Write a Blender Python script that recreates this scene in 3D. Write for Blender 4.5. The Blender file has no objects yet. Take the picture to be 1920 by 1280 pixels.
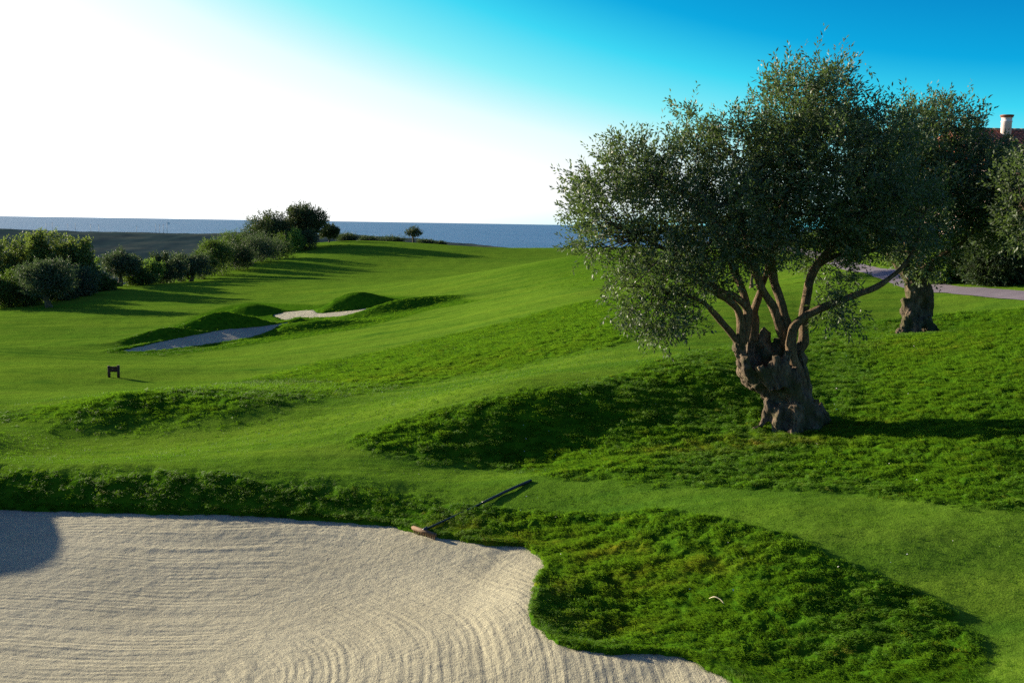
import bpy, math, random
import numpy as np
from mathutils import Vector, Matrix

# ------------------------------------------------------------------ camera, sky, sun, exposure
scene = bpy.context.scene
C = scene.collection
random.seed(7)
RNG = np.random.default_rng(7)

F_PX = 1870.0                       # focal length in pixels of the 1920 wide photograph
PITCH, ROLL = math.radians(6.76), math.radians(0.92)
CAM_Z = 0.0                         # heights are measured from the photographer's eye
Fv = np.array([0, math.cos(PITCH), -math.sin(PITCH)])
R0 = np.array([1.0, 0, 0]); U0 = np.array([0, math.sin(PITCH), math.cos(PITCH)])
Rv = math.cos(ROLL) * R0 + math.sin(ROLL) * U0
Uv = -math.sin(ROLL) * R0 + math.cos(ROLL) * U0

cam_d = bpy.data.cameras.new('camera'); cam = bpy.data.objects.new('camera', cam_d); C.objects.link(cam)
cam_d.sensor_width = 36.0; cam_d.lens = 36.0 * F_PX / 1920.0
cam_d.clip_start = 0.1; cam_d.clip_end = 200000
cam.matrix_world = Matrix(((Rv[0], Uv[0], -Fv[0], 0), (Rv[1], Uv[1], -Fv[1], 0), (Rv[2], Uv[2], -Fv[2], CAM_Z), (0, 0, 0, 1)))
scene.camera = cam

SUN_AZ, SUN_EL = math.radians(-58), math.radians(12.5)     # azimuth from +Y towards +X
sun_dir = Vector((math.sin(SUN_AZ) * math.cos(SUN_EL), math.cos(SUN_AZ) * math.cos(SUN_EL), math.sin(SUN_EL)))
world = bpy.data.worlds.new('World'); scene.world = world; world.use_nodes = True
nt = world.node_tree; nt.nodes.clear()
sky = nt.nodes.new('ShaderNodeTexSky'); sky.sky_type = 'NISHITA'; sky.sun_disc = False
sky.sun_elevation = SUN_EL; sky.sun_rotation = SUN_AZ; sky.altitude = 50
sky.air_density = 1.0; sky.dust_density = 0.9; sky.ozone_density = 1.0
# the sky's brightness is kept and graded to the photograph's strong processing: deep azure where it is dim, cyan, then white towards the sun
def wn(kind, op=None, a=None, b=None):
    n = nt.nodes.new(kind)
    if op: n.operation = op
    for k, v in ((0, a), (1, b)):
        if v is None: continue
        if isinstance(v, (int, float)): n.inputs[k].default_value = v
        else: nt.links.new(v, n.inputs[k])
    return n
lum = wn('ShaderNodeRGBToBW', None, sky.outputs[0])
geo_w = nt.nodes.new('ShaderNodeTexCoord'); sep = wn('ShaderNodeSeparateXYZ', None, geo_w.outputs['Generated'])
mist = wn('ShaderNodeMath', 'POWER', 2.718, wn('ShaderNodeMath', 'MULTIPLY', wn('ShaderNodeMath', 'ABSOLUTE', sep.outputs[2]).outputs[0], -22.0).outputs[0])
mist = wn('ShaderNodeMath', 'ADD', wn('ShaderNodeMath', 'MULTIPLY', mist.outputs[0], 0.75).outputs[0], 1.0)
lumn = wn('ShaderNodeMath', 'MULTIPLY', lum.outputs[0], mist.outputs[0])
nrm = wn('ShaderNodeMath', 'DIVIDE', lumn.outputs[0], 7.6)
rmp = nt.nodes.new('ShaderNodeValToRGB'); nt.links.new(nrm.outputs[0], rmp.inputs[0]); el = rmp.color_ramp.elements
STOPS = [(0.10, (0.10, 0.105, 0.35)), (0.33, (0.002, 0.20, 0.51)), (0.42, (0.004, 0.36, 0.68)), (0.49, (0.045, 0.62, 0.82)), (0.58, (0.24, 0.80, 0.87)), (0.70, (0.75, 0.92, 0.93)), (0.82, (0.93, 0.945, 0.95))]
el[0].position, el[0].color = STOPS[0][0], STOPS[0][1] + (1,); el[1].position, el[1].color = STOPS[-1][0], STOPS[-1][1] + (1,)
for p_, c_ in STOPS[1:-1]:
    q_ = el.new(p_); q_.color = c_ + (1,)
gain = wn('ShaderNodeMath', 'MULTIPLY', wn('ShaderNodeMath', 'MAXIMUM', wn('ShaderNodeMath', 'MULTIPLY', nrm.outputs[0], 1.15).outputs[0], 1.0).outputs[0], 5.0)
vm = nt.nodes.new('ShaderNodeVectorMath'); vm.operation = 'SCALE'; nt.links.new(rmp.outputs[0], vm.inputs[0]); nt.links.new(gain.outputs[0], vm.inputs['Scale'])
bg = nt.nodes.new('ShaderNodeBackground'); bg.inputs['Strength'].default_value = 0.078
wo = nt.nodes.new('ShaderNodeOutputWorld')
nt.links.new(vm.outputs[0], bg.inputs[0]); nt.links.new(bg.outputs[0], wo.inputs[0])

sun_l = bpy.data.lights.new('sun', 'SUN'); sun_l.energy = 5.0; sun_l.angle = math.radians(0.5); sun_l.color = (1.0, 0.88, 0.66)
sun_o = bpy.data.objects.new('sun', sun_l); C.objects.link(sun_o)
sun_o.rotation_euler = (-sun_dir).to_track_quat('-Z', 'Y').to_euler(); sun_o.location = (-60, 40, 40)

vs = scene.view_settings
scene.display_settings.display_device = 'sRGB'
vs.view_transform = 'Standard'; vs.look = 'None'; vs.gamma = 1.0; vs.use_curve_mapping = False
vs.exposure = 1.5
try:
    scene.cycles.use_denoising = False
    scene.cycles.max_bounces = 8; scene.cycles.diffuse_bounces = 3; scene.cycles.transparent_max_bounces = 8
    scene.cycles.sample_clamp_indirect = 4.0
except Exception:
    pass

# ------------------------------------------------------------------ helpers
def ray(px, py):
    u = (np.asarray(px, float) - 960) / F_PX; v = -(np.asarray(py, float) - 640) / F_PX
    d = Fv + np.multiply.outer(u, Rv) + np.multiply.outer(v, Uv)
    return d / d[..., 1:2]

def at(px, py, D):
    """world point seen in the photograph at a pixel, D metres ahead"""
    return ray(px, py) * D + np.array([0, 0, CAM_Z])

def smooth(a, b, x):
    t = np.clip((x - a) / (b - a), 0, 1); return t * t * (3 - 2 * t)

def _hash(i, j, k, seed):
    h = (i.astype(np.int64) * 374761393 + j.astype(np.int64) * 668265263 + k.astype(np.int64) * 2147483647 + seed * 1274126177) & 0xffffffff
    h = ((h ^ (h >> 13)) * 1274126177) & 0xffffffff
    h = ((h ^ (h >> 16)) * 2246822519) & 0xffffffff
    return (h ^ (h >> 15)) & 0xffffffff

def noise2(x, y, seed=0):
    xi = np.floor(x); yi = np.floor(y); xf = x - xi; yf = y - yi
    u = xf * xf * xf * (xf * (xf * 6 - 15) + 10); v = yf * yf * yf * (yf * (yf * 6 - 15) + 10)
    def g(a, b):
        th = _hash(xi + a, yi + b, np.zeros_like(xi), seed) * (2 * math.pi / 4294967296.0)
        return np.cos(th) * (xf - a) + np.sin(th) * (yf - b)
    n0 = g(0, 0) * (1 - u) + g(1, 0) * u; n1 = g(0, 1) * (1 - u) + g(1, 1) * u
    return (n0 * (1 - v) + n1 * v) * 1.5

def fbm2(x, y, octaves=3, seed=0):
    s = 0; a = 1; t = 0
    for o in range(octaves):
        s = s + a * noise2(x * 2 ** o + 17.3 * o, y * 2 ** o - 9.1 * o, seed + o); t += a; a *= 0.5
    return s / t

def noise3(p, seed=0):
    x, y, z = p[:, 0], p[:, 1], p[:, 2]
    xi, yi, zi = np.floor(x), np.floor(y), np.floor(z); xf, yf, zf = x - xi, y - yi, z - zi
    f = lambda t: t * t * (3 - 2 * t)
    u, v, w = f(xf), f(yf), f(zf)
    g = lambda a, b, c: _hash(xi + a, yi + b, zi + c, seed) / 2147483648.0 - 1
    l = lambda a, b, t: a + (b - a) * t
    return l(l(l(g(0,0,0), g(1,0,0), u), l(g(0,1,0), g(1,1,0), u), v), l(l(g(0,0,1), g(1,0,1), u), l(g(0,1,1), g(1,1,1), u), v), w)

def tag(o, label=None, cat=None, group=None, kind=None):
    if label: o['label'] = label
    if cat: o['category'] = cat
    if group: o['group'] = group
    if kind: o['kind'] = kind
    return o

def empty(name, loc, rz=0.0):
    o = bpy.data.objects.new(name, None); C.objects.link(o)
    o.location = Vector(loc); o.rotation_euler = (0, 0, rz); o.empty_display_size = 0.3
    return o

def mesh_np(name, V, polys, mat=None, parent=None, smooth_shade=True, attrs=None):
    """polys: list of (n,k) index arrays"""
    V = np.ascontiguousarray(V, dtype=np.float32)
    me = bpy.data.meshes.new(name)
    me.vertices.add(len(V)); me.vertices.foreach_set('co', V.ravel())
    polys = [np.asarray(p, dtype=np.int32) for p in polys if len(p)]
    tot = sum(p.size for p in polys); npol = sum(len(p) for p in polys)
    me.loops.add(tot); me.polygons.add(npol)
    li = np.concatenate([p.ravel() for p in polys]).astype(np.int32)
    cnt = np.concatenate([np.full(len(p), p.shape[1]) for p in polys])
    st = np.concatenate([[0], np.cumsum(cnt)[:-1]]).astype(np.int32)
    me.loops.foreach_set('vertex_index', li); me.polygons.foreach_set('loop_start', st)
    try:
        me.polygons.foreach_set('loop_total', cnt.astype(np.int32))
    except Exception:
        pass
    me.update(calc_edges=True)
    if smooth_shade:
        me.polygons.foreach_set('use_smooth', np.ones(npol, dtype=bool))
    for k, a in (attrs or {}).items():
        a = np.asarray(a, dtype=np.float32)
        if a.ndim == 1:
            at_ = me.attributes.new(k, 'FLOAT', 'POINT'); at_.data.foreach_set('value', a)
        else:
            at_ = me.attributes.new(k, 'FLOAT_VECTOR', 'POINT'); at_.data.foreach_set('vector', np.ascontiguousarray(a).ravel())
    if mat: me.materials.append(mat)
    o = bpy.data.objects.new(name, me); C.objects.link(o)
    if parent: o.parent = parent
    return o

class Soup:
    """collects pieces of one mesh"""
    def __init__(s): s.V = []; s.P = []; s.n = 0; s.A = []
    def add(s, V, polys, a=None):
        V = np.asarray(V, float); s.V.append(V)
        for p in polys: s.P.append(np.asarray(p, dtype=np.int64) + s.n)
        s.A.append(np.zeros(len(V)) if a is None else np.broadcast_to(a, (len(V),)))
        s.n += len(V)
    def build(s, name, mat, parent=None, smooth_shade=True, attr=None):
        return mesh_np(name, np.concatenate(s.V), s.P, mat, parent, smooth_shade, {attr: np.concatenate(s.A)} if attr else None)

def box_vp(c, size, rz=0.0, bev=0.0):
    hx, hy, hz = np.array(size) / 2
    V = np.array([(-hx,-hy,-hz),(hx,-hy,-hz),(hx,hy,-hz),(-hx,hy,-hz),(-hx,-hy,hz),(hx,-hy,hz),(hx,hy,hz),(-hx,hy,hz)])
    ca, sa = math.cos(rz), math.sin(rz)
    V = V @ np.array([[ca, sa, 0], [-sa, ca, 0], [0, 0, 1]]) + np.array(c)
    return V, [np.array([(0,3,2,1),(4,5,6,7),(0,1,5,4),(1,2,6,5),(2,3,7,6),(3,0,4,7)])]

def catmull(P, n):
    P = np.asarray(P, float)
    if len(P) < 3:
        t = np.linspace(0, 1, n)[:, None]; return P[0] * (1 - t) + P[-1] * t
    Q = np.vstack([2 * P[0] - P[1], P, 2 * P[-1] - P[-2]])
    s = np.linspace(0, len(P) - 1 - 1e-9, n); i = s.astype(int); t = (s - i)[:, None]
    p0, p1, p2, p3 = Q[i], Q[i + 1], Q[i + 2], Q[i + 3]
    return 0.5 * ((2 * p1) + (-p0 + p2) * t + (2 * p0 - 5 * p1 + 4 * p2 - p3) * t ** 2 + (-p0 + 3 * p1 - 3 * p2 + p3) * t ** 3)

def tube_vp(P, R, seg=8, wob=0.0, seed=0):
    P = np.asarray(P, float); R = np.broadcast_to(np.asarray(R, float), (len(P),))
    T = np.gradient(P, axis=0); T /= np.linalg.norm(T, axis=1)[:, None] + 1e-9
    N = np.zeros_like(P); a = np.array([0, 0, 1.0]) if abs(T[0, 2]) < 0.9 else np.array([1.0, 0, 0])
    n = np.cross(T[0], a); n /= np.linalg.norm(n)
    for i in range(len(P)):
        n = n - T[i] * n.dot(T[i]); n /= np.linalg.norm(n) + 1e-9; N[i] = n
    B = np.cross(T, N)
    ph = np.arange(seg) * 2 * math.pi / seg
    rr = R[:, None] * np.ones(seg)
    if wob:
        pp = (P[:, None, :] * 6 + N[:, None, :] * np.cos(ph)[None, :, None] + B[:, None, :] * np.sin(ph)[None, :, None]).reshape(-1, 3)
        rr = rr * (1 + wob * noise3(pp, seed).reshape(len(P), seg))
    V = P[:, None, :] + rr[..., None] * (N[:, None, :] * np.cos(ph)[None, :, None] + B[:, None, :] * np.sin(ph)[None, :, None])
    V = V.reshape(-1, 3); L = len(P)
    i = np.arange(L - 1)[:, None] * seg; j = np.arange(seg)[None, :]; j2 = (j + 1) % seg
    Q = np.stack([i + j, i + j2, i + seg + j2, i + seg + j], -1).reshape(-1, 4)
    k = len(V); V = np.vstack([V, P[:1], P[-1:]])
    jj = np.arange(seg); c0 = np.stack([np.full(seg, k), (jj + 1) % seg, jj], -1)
    b = (L - 1) * seg; c1 = np.stack([np.full(seg, k + 1), b + jj, b + (jj + 1) % seg], -1)
    return V, [Q, np.vstack([c0, c1])]

# ------------------------------------------------------------------ materials
def new_mat(name):
    m = bpy.data.materials.new(name); m.use_nodes = True
    n = m.node_tree.nodes; b = n['Principled BSDF']
    return m, m.node_tree, b

def N(t, kind, **kw):
    n = t.nodes.new(kind)
    for k, v in kw.items():
        if k.startswith('i_'): n.inputs[k[2:]].default_value = v
        else: setattr(n, k, v)
    return n

def ramp(t, src, stops):
    r = t.nodes.new('ShaderNodeValToRGB')
    el = r.color_ramp.elements
    while len(el) > 1: el.remove(el[-1])
    el[0].position = stops[0][0]; el[0].color = tuple(stops[0][1]) + (1,)
    for p, c in stops[1:]:
        e = el.new(p); e.color = tuple(c) + (1,)
    t.links.new(src, r.inputs[0]); return r

def mix(t, fac, a, b, mode='MIX'):
    m = t.nodes.new('ShaderNodeMix'); m.data_type = 'RGBA'; m.blend_type = mode
    for s, v in ((m.inputs[0], fac), (m.inputs[6], a), (m.inputs[7], b)):
        if isinstance(v, bpy.types.NodeSocket): t.links.new(v, s)
        elif isinstance(v, (int, float)): s.default_value = v
        else: s.default_value = tuple(v) + (1,)
    return m.outputs[2]

def math_n(t, op, a, b=0.0, c=None, clamp=False):
    m = t.nodes.new('ShaderNodeMath'); m.operation = op; m.use_clamp = clamp
    for s, v in zip(m.inputs, (a, b) if c is None else (a, b, c)):
        if isinstance(v, bpy.types.NodeSocket): t.links.new(v, s)
        else: s.default_value = v
    return m.outputs[0]

def bump(t, b, h, strength=0.5, dist=0.02):
    n = t.nodes.new('ShaderNodeBump'); n.inputs['Strength'].default_value = strength; n.inputs['Distance'].default_value = dist
    t.links.new(h, n.inputs['Height']); t.links.new(n.outputs[0], b.inputs['Normal']); return n

def noise_n(t, vec, scale, detail=4, rough=0.55):
    n = t.nodes.new('ShaderNodeTexNoise'); n.inputs['Scale'].default_value = scale; n.inputs['Detail'].default_value = detail
    n.inputs['Roughness'].default_value = rough
    if vec is not None: t.links.new(vec, n.inputs['Vector'])
    return n.outputs[0]

def scaled(t, vec, s, rot=(0, 0, 0)):
    m = t.nodes.new('ShaderNodeMapping'); m.inputs['Scale'].default_value = s; m.inputs['Rotation'].default_value = rot
    t.links.new(vec, m.inputs['Vector']); return m.outputs[0]

def attr_n(t, name, vec=False):
    a = t.nodes.new('ShaderNodeAttribute'); a.attribute_name = name
    return a.outputs['Vector' if vec else 'Fac']

GRASS_A, GRASS_B, GRASS_C = (0.048, 0.118, 0.006), (0.080, 0.160, 0.007), (0.020, 0.058, 0.004)

def turf_material():
    m, t, b = new_mat('turf')
    geo = t.nodes.new('ShaderNodeNewGeometry').outputs['Position']
    rough = attr_n(t, 'rough'); dry = attr_n(t, 'dry')
    big = noise_n(t, scaled(t, geo, (0.10, 0.22, 0.2)), 1.0, 4)
    mow = noise_n(t, scaled(t, geo, (0.05, 1.1, 0.0), (0, 0, 0.18)), 1.0, 4, 0.6)
    fine = noise_n(t, geo, 38.0, 4, 0.7)
    mid = noise_n(t, scaled(t, geo, (3.2, 4.2, 3)), 1.0, 5, 0.65)
    fair = ramp(t, big, [(0.32, (0.056, 0.126, 0.011)), (0.52, (0.078, 0.158, 0.012)), (0.70, (0.110, 0.190, 0.014))]).outputs[0]
    fair = mix(t, ramp(t, mow, [(0.38, (0, 0, 0)), (0.66, (1, 1, 1))]).outputs[0], fair, (0.125, 0.205, 0.016))
    worn = noise_n(t, scaled(t, geo, (0.55, 0.8, 0.5)), 1.0, 5, 0.6)
    fair = mix(t, ramp(t, worn, [(0.50, (0, 0, 0)), (0.72, (0.6, 0.6, 0.6))]).outputs[0], fair, (0.108, 0.172, 0.018))
    fair = mix(t, ramp(t, worn, [(0.30, (0.55, 0.55, 0.55)), (0.46, (0, 0, 0))]).outputs[0], fair, (0.032, 0.096, 0.010))
    fair = mix(t, math_n(t, 'MULTIPLY', fine, 0.55), fair, (0.026, 0.072, 0.008))
    rgh = ramp(t, mid, [(0.30, GRASS_C), (0.5, GRASS_A), (0.72, GRASS_B)]).outputs[0]
    rgh = mix(t, math_n(t, 'MULTIPLY', fine, 0.6), rgh, (0.012, 0.050, 0.003))
    col = mix(t, rough, fair, rgh)
    col = mix(t, math_n(t, 'MULTIPLY', dry, ramp(t, mid, [(0.35, (0.2, 0.2, 0.2)), (0.62, (1, 1, 1))]).outputs[0]), col, (0.17, 0.135, 0.010))
    t.links.new(col, b.inputs['Base Color'])
    b.inputs['Roughness'].default_value = 0.9; b.inputs['Specular IOR Level'].default_value = 0.0
    h = math_n(t, 'ADD', math_n(t, 'MULTIPLY', fine, 0.4), math_n(t, 'MULTIPLY', mid, math_n(t, 'ADD', math_n(t, 'MULTIPLY', rough, 1.0), 0.7)))
    h = math_n(t, 'ADD', h, math_n(t, 'MULTIPLY', mow, math_n(t, 'MULTIPLY', math_n(t, 'SUBTRACT', 1.0, rough), 1.2)))
    bump(t, b, h, 0.55, 0.05)
    return m

def blade_material():
    m, t, b = new_mat('grass_blade')
    inst = t.nodes.new('ShaderNodeAttribute'); inst.attribute_type = 'INSTANCER'; inst.attribute_name = 'tint'
    dry = t.nodes.new('ShaderNodeAttribute'); dry.attribute_type = 'INSTANCER'; dry.attribute_name = 'dry'
    col = ramp(t, inst.outputs['Fac'], [(0.0, (0.035, 0.098, 0.006)), (0.5, (0.062, 0.152, 0.006)), (1.0, (0.115, 0.205, 0.010))]).outputs[0]
    col = mix(t, dry.outputs['Fac'], col, (0.22, 0.165, 0.014))
    t.links.new(col, b.inputs['Base Color']); b.inputs['Roughness'].default_value = 0.6; b.inputs['Specular IOR Level'].default_value = 0.08
    tr = t.nodes.new('ShaderNodeBsdfTranslucent'); t.links.new(mix(t, 0.5, col, (0.13, 0.26, 0.010)), tr.inputs[0])
    ms = t.nodes.new('ShaderNodeMixShader'); ms.inputs[0].default_value = 0.42
    t.links.new(b.outputs[0], ms.inputs[1]); t.links.new(tr.outputs[0], ms.inputs[2])
    t.links.new(ms.outputs[0], t.nodes['Material Output'].inputs[0])
    return m

def sand_material(name='sand'):
    m, t, b = new_mat(name)
    geo = t.nodes.new('ShaderNodeNewGeometry').outputs['Position']
    arc = attr_n(t, 'arc', True)
    grain = noise_n(t, geo, 60.0, 5, 0.75)
    lump = noise_n(t, geo, 17.0, 4, 0.6)
    fur = noise_n(t, scaled(t, arc, (11.0, 1.3, 1.0)), 1.0, 4, 0.6)
    big = noise_n(t, geo, 0.9, 4)
    sx_ = t.nodes.new('ShaderNodeSeparateXYZ'); t.links.new(arc, sx_.inputs[0]); patch = noise_n(t, scaled(t, arc, (1.2, 0.5, 1.0)), 1.0, 3)
    comb = math_n(t, 'SINE', math_n(t, 'ADD', math_n(t, 'MULTIPLY', sx_.outputs[0], 62.0), math_n(t, 'MULTIPLY', noise_n(t, scaled(t, arc, (2.2, 0.5, 1.0)), 1.0, 3), 7.0)))
    comb = math_n(t, 'MULTIPLY', comb, ramp(t, patch, [(0.42, (0, 0, 0)), (0.60, (1, 1, 1))]).outputs[0])
    col = ramp(t, big, [(0.3, (0.318, 0.292, 0.205)), (0.7, (0.385, 0.355, 0.252))]).outputs[0]
    col = mix(t, ramp(t, grain, [(0.35, (0.5, 0.5, 0.5)), (0.6, (0, 0, 0))]).outputs[0], col, (0.20, 0.18, 0.13))
    t.links.new(col, b.inputs['Base Color']); b.inputs['Roughness'].default_value = 0.95; b.inputs['Specular IOR Level'].default_value = 0.1
    h = math_n(t, 'ADD', math_n(t, 'MULTIPLY', grain, 0.35), math_n(t, 'ADD', math_n(t, 'MULTIPLY', lump, 0.6), math_n(t, 'ADD', math_n(t, 'MULTIPLY', comb, 0.11), math_n(t, 'MULTIPLY', fur, 0.75))))
    bump(t, b, h, 0.9, 0.050)
    return m

def leaf_material(name, top, under, glow, trans=0.3, rough=0.42, spec=0.4):
    m, t, b = new_mat(name)
    g = t.nodes.new('ShaderNodeNewGeometry'); tint = attr_n(t, 'tint')
    lo = tuple(c * 0.62 for c in top); hi = tuple(c * 1.45 for c in top)
    c1 = ramp(t, tint, [(0.0, lo), (0.5, top), (1.0, hi)]).outputs[0]
    c2 = mix(t, tint, tuple(c * 0.75 for c in under), tuple(c * 1.25 for c in under))
    col = mix(t, g.outputs['Backfacing'], c1, c2)
    t.links.new(col, b.inputs['Base Color']); b.inputs['Roughness'].default_value = rough; b.inputs['Specular IOR Level'].default_value = spec
    tr = t.nodes.new('ShaderNodeBsdfTranslucent'); tr.inputs[0].default_value = tuple(glow) + (1,)
    ms = t.nodes.new('ShaderNodeMixShader'); ms.inputs[0].default_value = trans
    t.links.new(b.outputs[0], ms.inputs[1]); t.links.new(tr.outputs[0], ms.inputs[2])
    t.links.new(ms.outputs[0], t.nodes['Material Output'].inputs[0])
    return m

def bark_material(name, a, c, moss=None, scale=6.0):
    m, t, b = new_mat(name)
    co = t.nodes.new('ShaderNodeTexCoord').outputs['Object']
    n1 = noise_n(t, scaled(t, co, (scale, scale, scale * 0.35)), 1.0, 6, 0.65)
    n2 = noise_n(t, co, scale * 6, 4, 0.7)
    col = ramp(t, n1, [(0.3, a), (0.7, c)]).outputs[0]
    col = mix(t, math_n(t, 'MULTIPLY', n2, 0.6), col, tuple(x * 0.35 for x in a))
    n4 = noise_n(t, scaled(t, co, (scale * 3.6, scale * 3.6, scale * 0.55)), 1.0, 5, 0.7)
    col = mix(t, ramp(t, n4, [(0.40, (0.62, 0.62, 0.62)), (0.52, (0, 0, 0))]).outputs[0], col, tuple(x * 0.18 for x in a))
    if moss:
        n3 = noise_n(t, co, scale * 0.45, 4)
        col = mix(t, ramp(t, n3, [(0.48, (0, 0, 0)), (0.62, (0.8, 0.8, 0.8))]).outputs[0], col, moss)
    t.links.new(col, b.inputs['Base Color']); b.inputs['Roughness'].default_value = 0.9; b.inputs['Specular IOR Level'].default_value = 0.2
    bump(t, b, math_n(t, 'ADD', math_n(t, 'ADD', n1, math_n(t, 'MULTIPLY', n4, 0.9)), math_n(t, 'MULTIPLY', n2, 0.5)), 0.9, 0.04)
    return m

def plain_material(name, col, rough=0.6, metal=0.0, var=0.15, scale=8.0, bmp=0.0, spec=0.5):
    m, t, b = new_mat(name)
    co = t.nodes.new('ShaderNodeTexCoord').outputs['Object']
    n = noise_n(t, co, scale, 5, 0.6)
    c = ramp(t, n, [(0.3, tuple(x * (1 - var) for x in col)), (0.7, tuple(min(1, x * (1 + var)) for x in col))]).outputs[0]
    t.links.new(c, b.inputs['Base Color']); b.inputs['Roughness'].default_value = rough; b.inputs['Metallic'].default_value = metal
    b.inputs['Specular IOR Level'].default_value = spec
    if bmp: bump(t, b, n, bmp, 0.02)
    return m

M_TURF = turf_material(); M_BLADE = blade_material(); M_SAND = sand_material()
M_OLIVE = leaf_material('olive_leaf', (0.044, 0.067, 0.024), (0.075, 0.095, 0.060), (0.14, 0.22, 0.04), 0.22, 0.50, 0.20)
M_OLIVE_BARK = bark_material('olive_bark', (0.070, 0.050, 0.034), (0.27, 0.195, 0.130), (0.045, 0.045, 0.014), 6.5)
M_TWIG = bark_material('twig_bark', (0.05, 0.04, 0.03), (0.10, 0.08, 0.06), None, 9.0)
M_LIMB = bark_material('limb_bark', (0.11, 0.074, 0.042), (0.28, 0.185, 0.105), None, 11.0)
M_SHRUB = leaf_material('shrub_leaf', (0.036, 0.066, 0.016), (0.055, 0.080, 0.034), (0.13, 0.22, 0.02), 0.24, 0.6, 0.08)
M_SHRUB_BRIGHT = leaf_material('bright_shrub_leaf', (0.065, 0.125, 0.022), (0.11, 0.16, 0.05), (0.20, 0.34, 0.04), 0.30, 0.6, 0.08)
M_SHRUB_DARK = leaf_material('dark_shrub_leaf', (0.022, 0.042, 0.016), (0.05, 0.065, 0.04), (0.08, 0.13, 0.03), 0.20, 0.6, 0.08)
M_SHRUB_GREY = leaf_material('grey_shrub_leaf', (0.046, 0.066, 0.034), (0.080, 0.100, 0.065), (0.11, 0.17, 0.05), 0.20, 0.6, 0.08)
M_POPLAR = leaf_material('poplar_leaf', (0.055, 0.088, 0.020), (0.11, 0.13, 0.06), (0.20, 0.28, 0.04), 0.28, 0.6, 0.10)
M_CAROB = leaf_material('carob_leaf', (0.030, 0.046, 0.018), (0.06, 0.075, 0.04), (0.09, 0.13, 0.03), 0.18, 0.6, 0.08)

# ------------------------------------------------------------------ the lie of the land
class TPS:
    def __init__(s, P, Z, lam=0.0):
        s.P = np.asarray(P, float); n = len(s.P)
        K = s.k(s.P, s.P) + lam * np.eye(n)
        A = np.zeros((n + 3, n + 3)); A[:n, :n] = K; A[:n, n] = 1; A[:n, n + 1:] = s.P; A[n, :n] = 1; A[n + 1:, :n] = s.P.T
        s.w = np.linalg.solve(A, np.concatenate([Z, [0, 0, 0]]))
    @staticmethod
    def k(A, B):
        d2 = (A[:, None, 0] - B[None, :, 0]) ** 2 + (A[:, None, 1] - B[None, :, 1]) ** 2
        return np.where(d2 > 1e-12, 0.5 * d2 * np.log(d2 + 1e-12), 0)
    def __call__(s, x, y):
        sh = np.shape(x); Q = np.stack([np.ravel(x), np.ravel(y)], -1); out = np.empty(len(Q)); n = len(s.P)
        for i in range(0, len(Q), 60000):
            q = Q[i:i + 60000]; out[i:i + 60000] = s.k(q, s.P) @ s.w[:n] + s.w[n] + q @ s.w[n + 1:]
        return out.reshape(sh)

# turf landmarks: pixel in the photograph and estimated distance ahead
TURF = [
 (0,880,13.8),(200,880,13.65),(400,888,13.7),(580,905,13.4),(720,925,13.0),(850,945,12.7),(1000,960,12.4),
 (0,800,19.0),(230,805,18.8),(450,800,18.3),(450,768,19.0),(230,745,20.0),(60,740,24),(400,730,22),(0,840,16),(500,850,15),
 (213,705,30),(213,722,28.2),(300,715,29.2),(60,690,32),(400,692,33),(0,650,46),(150,660,45),(350,672,44),(550,655,44),(700,625,47),(850,595,51),
 (0,600,70),(100,580,78),(220,536,100),(200,610,66),(360,527,115),(350,590,72),(480,492,140),(560,463,175),(640,452,200),(777,456,215),
 (900,465,212),(1060,465,218),(700,500,140),(900,520,105),(500,560,85),(650,540,90),(800,555,70),(950,545,64),
 (600,700,29),(600,780,18.6),(800,640,38),(800,720,23),(700,830,15.6),(820,790,16.4),(900,775,16.4),
 (1000,560,50),(1000,600,37),(1000,650,26),(1000,700,20.5),(1000,750,16.65),(1000,860,15.35),(900,864,15.1),(1000,895,13.6),
 (1100,540,50),(1080,480,78),(1180,470,80),(1150,560,40),(1300,500,58),(1300,600,28),(1200,700,18.6),(1200,760,16.7),(1200,840,15.0),(1180,880,13.6),
 (1400,540,44),(1500,560,34),(1350,670,20),(1300,775,16.6),(1330,700,18.3),(1480,803,16.0),(1400,822,15.2),(1560,800,15.9),(1400,900,13.0),(1500,700,19.5),
 (1600,515,42),(1850,537,34.5),(1750,545,35),(1920,560,31),(1715,628,27),(1620,610,29),(1820,630,26),(1650,700,19.6),(1800,700,18.3),
 (1900,700,17.6),(1900,600,25),(1700,780,15.8),(1900,820,13.8),(1700,860,13.5),(1900,880,12.4),(1900,960,10.8),(1650,940,11.6),(1500,935,11.7),
 (1700,1000,10.3),(1900,1130,8.9),(1900,1280,7.3),(1700,1120,9.1),(1400,985,10.9),(1250,990,11.2),(1100,1000,11.6),(1150,1120,9.9),(1300,1180,9.0),(1500,1280,7.8),(1500,1110,9.2),
 (1600,470,60),(1850,470,58),
]
pts = np.array([at(a, b, d) for a, b, d in TURF])
extra = np.array([  # ground outside the frame, and the drop to the sea beyond the last fairway
 (0,0,-1.7),(-7,1,-2.5),(7,1,-1.9),(0,-12,-1.5),(-14,-12,-2.2),(14,-12,-1.6),(-9.8,9,-3.5),(-9.6,11.6,-3.45),(-10.6,14.35,-2.74),(-12,16,-2.45),(-9.5,5,-3.2),(-14,10,-3.2),(-14,16,-2.9),(-22,20,-4.6),
 (11,9,-3.0),(18,16,-1.6),(24,28,-1.2),(34,45,-0.8),(45,70,-0.6),(-30,50,-7.4),(-48,75,-8.2),(-60,110,-9.5),(-40,30,-6.0),
 (20,100,-2.2),(40,130,-2.0),(60,180,-3.0),(30,170,-4.6),(-52,150,-9.0),(-56,180,-8.0),(1.0,5.0,-3.0),(-3,4.5,-3.1),
])
pts = np.vstack([pts, extra])
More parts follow.
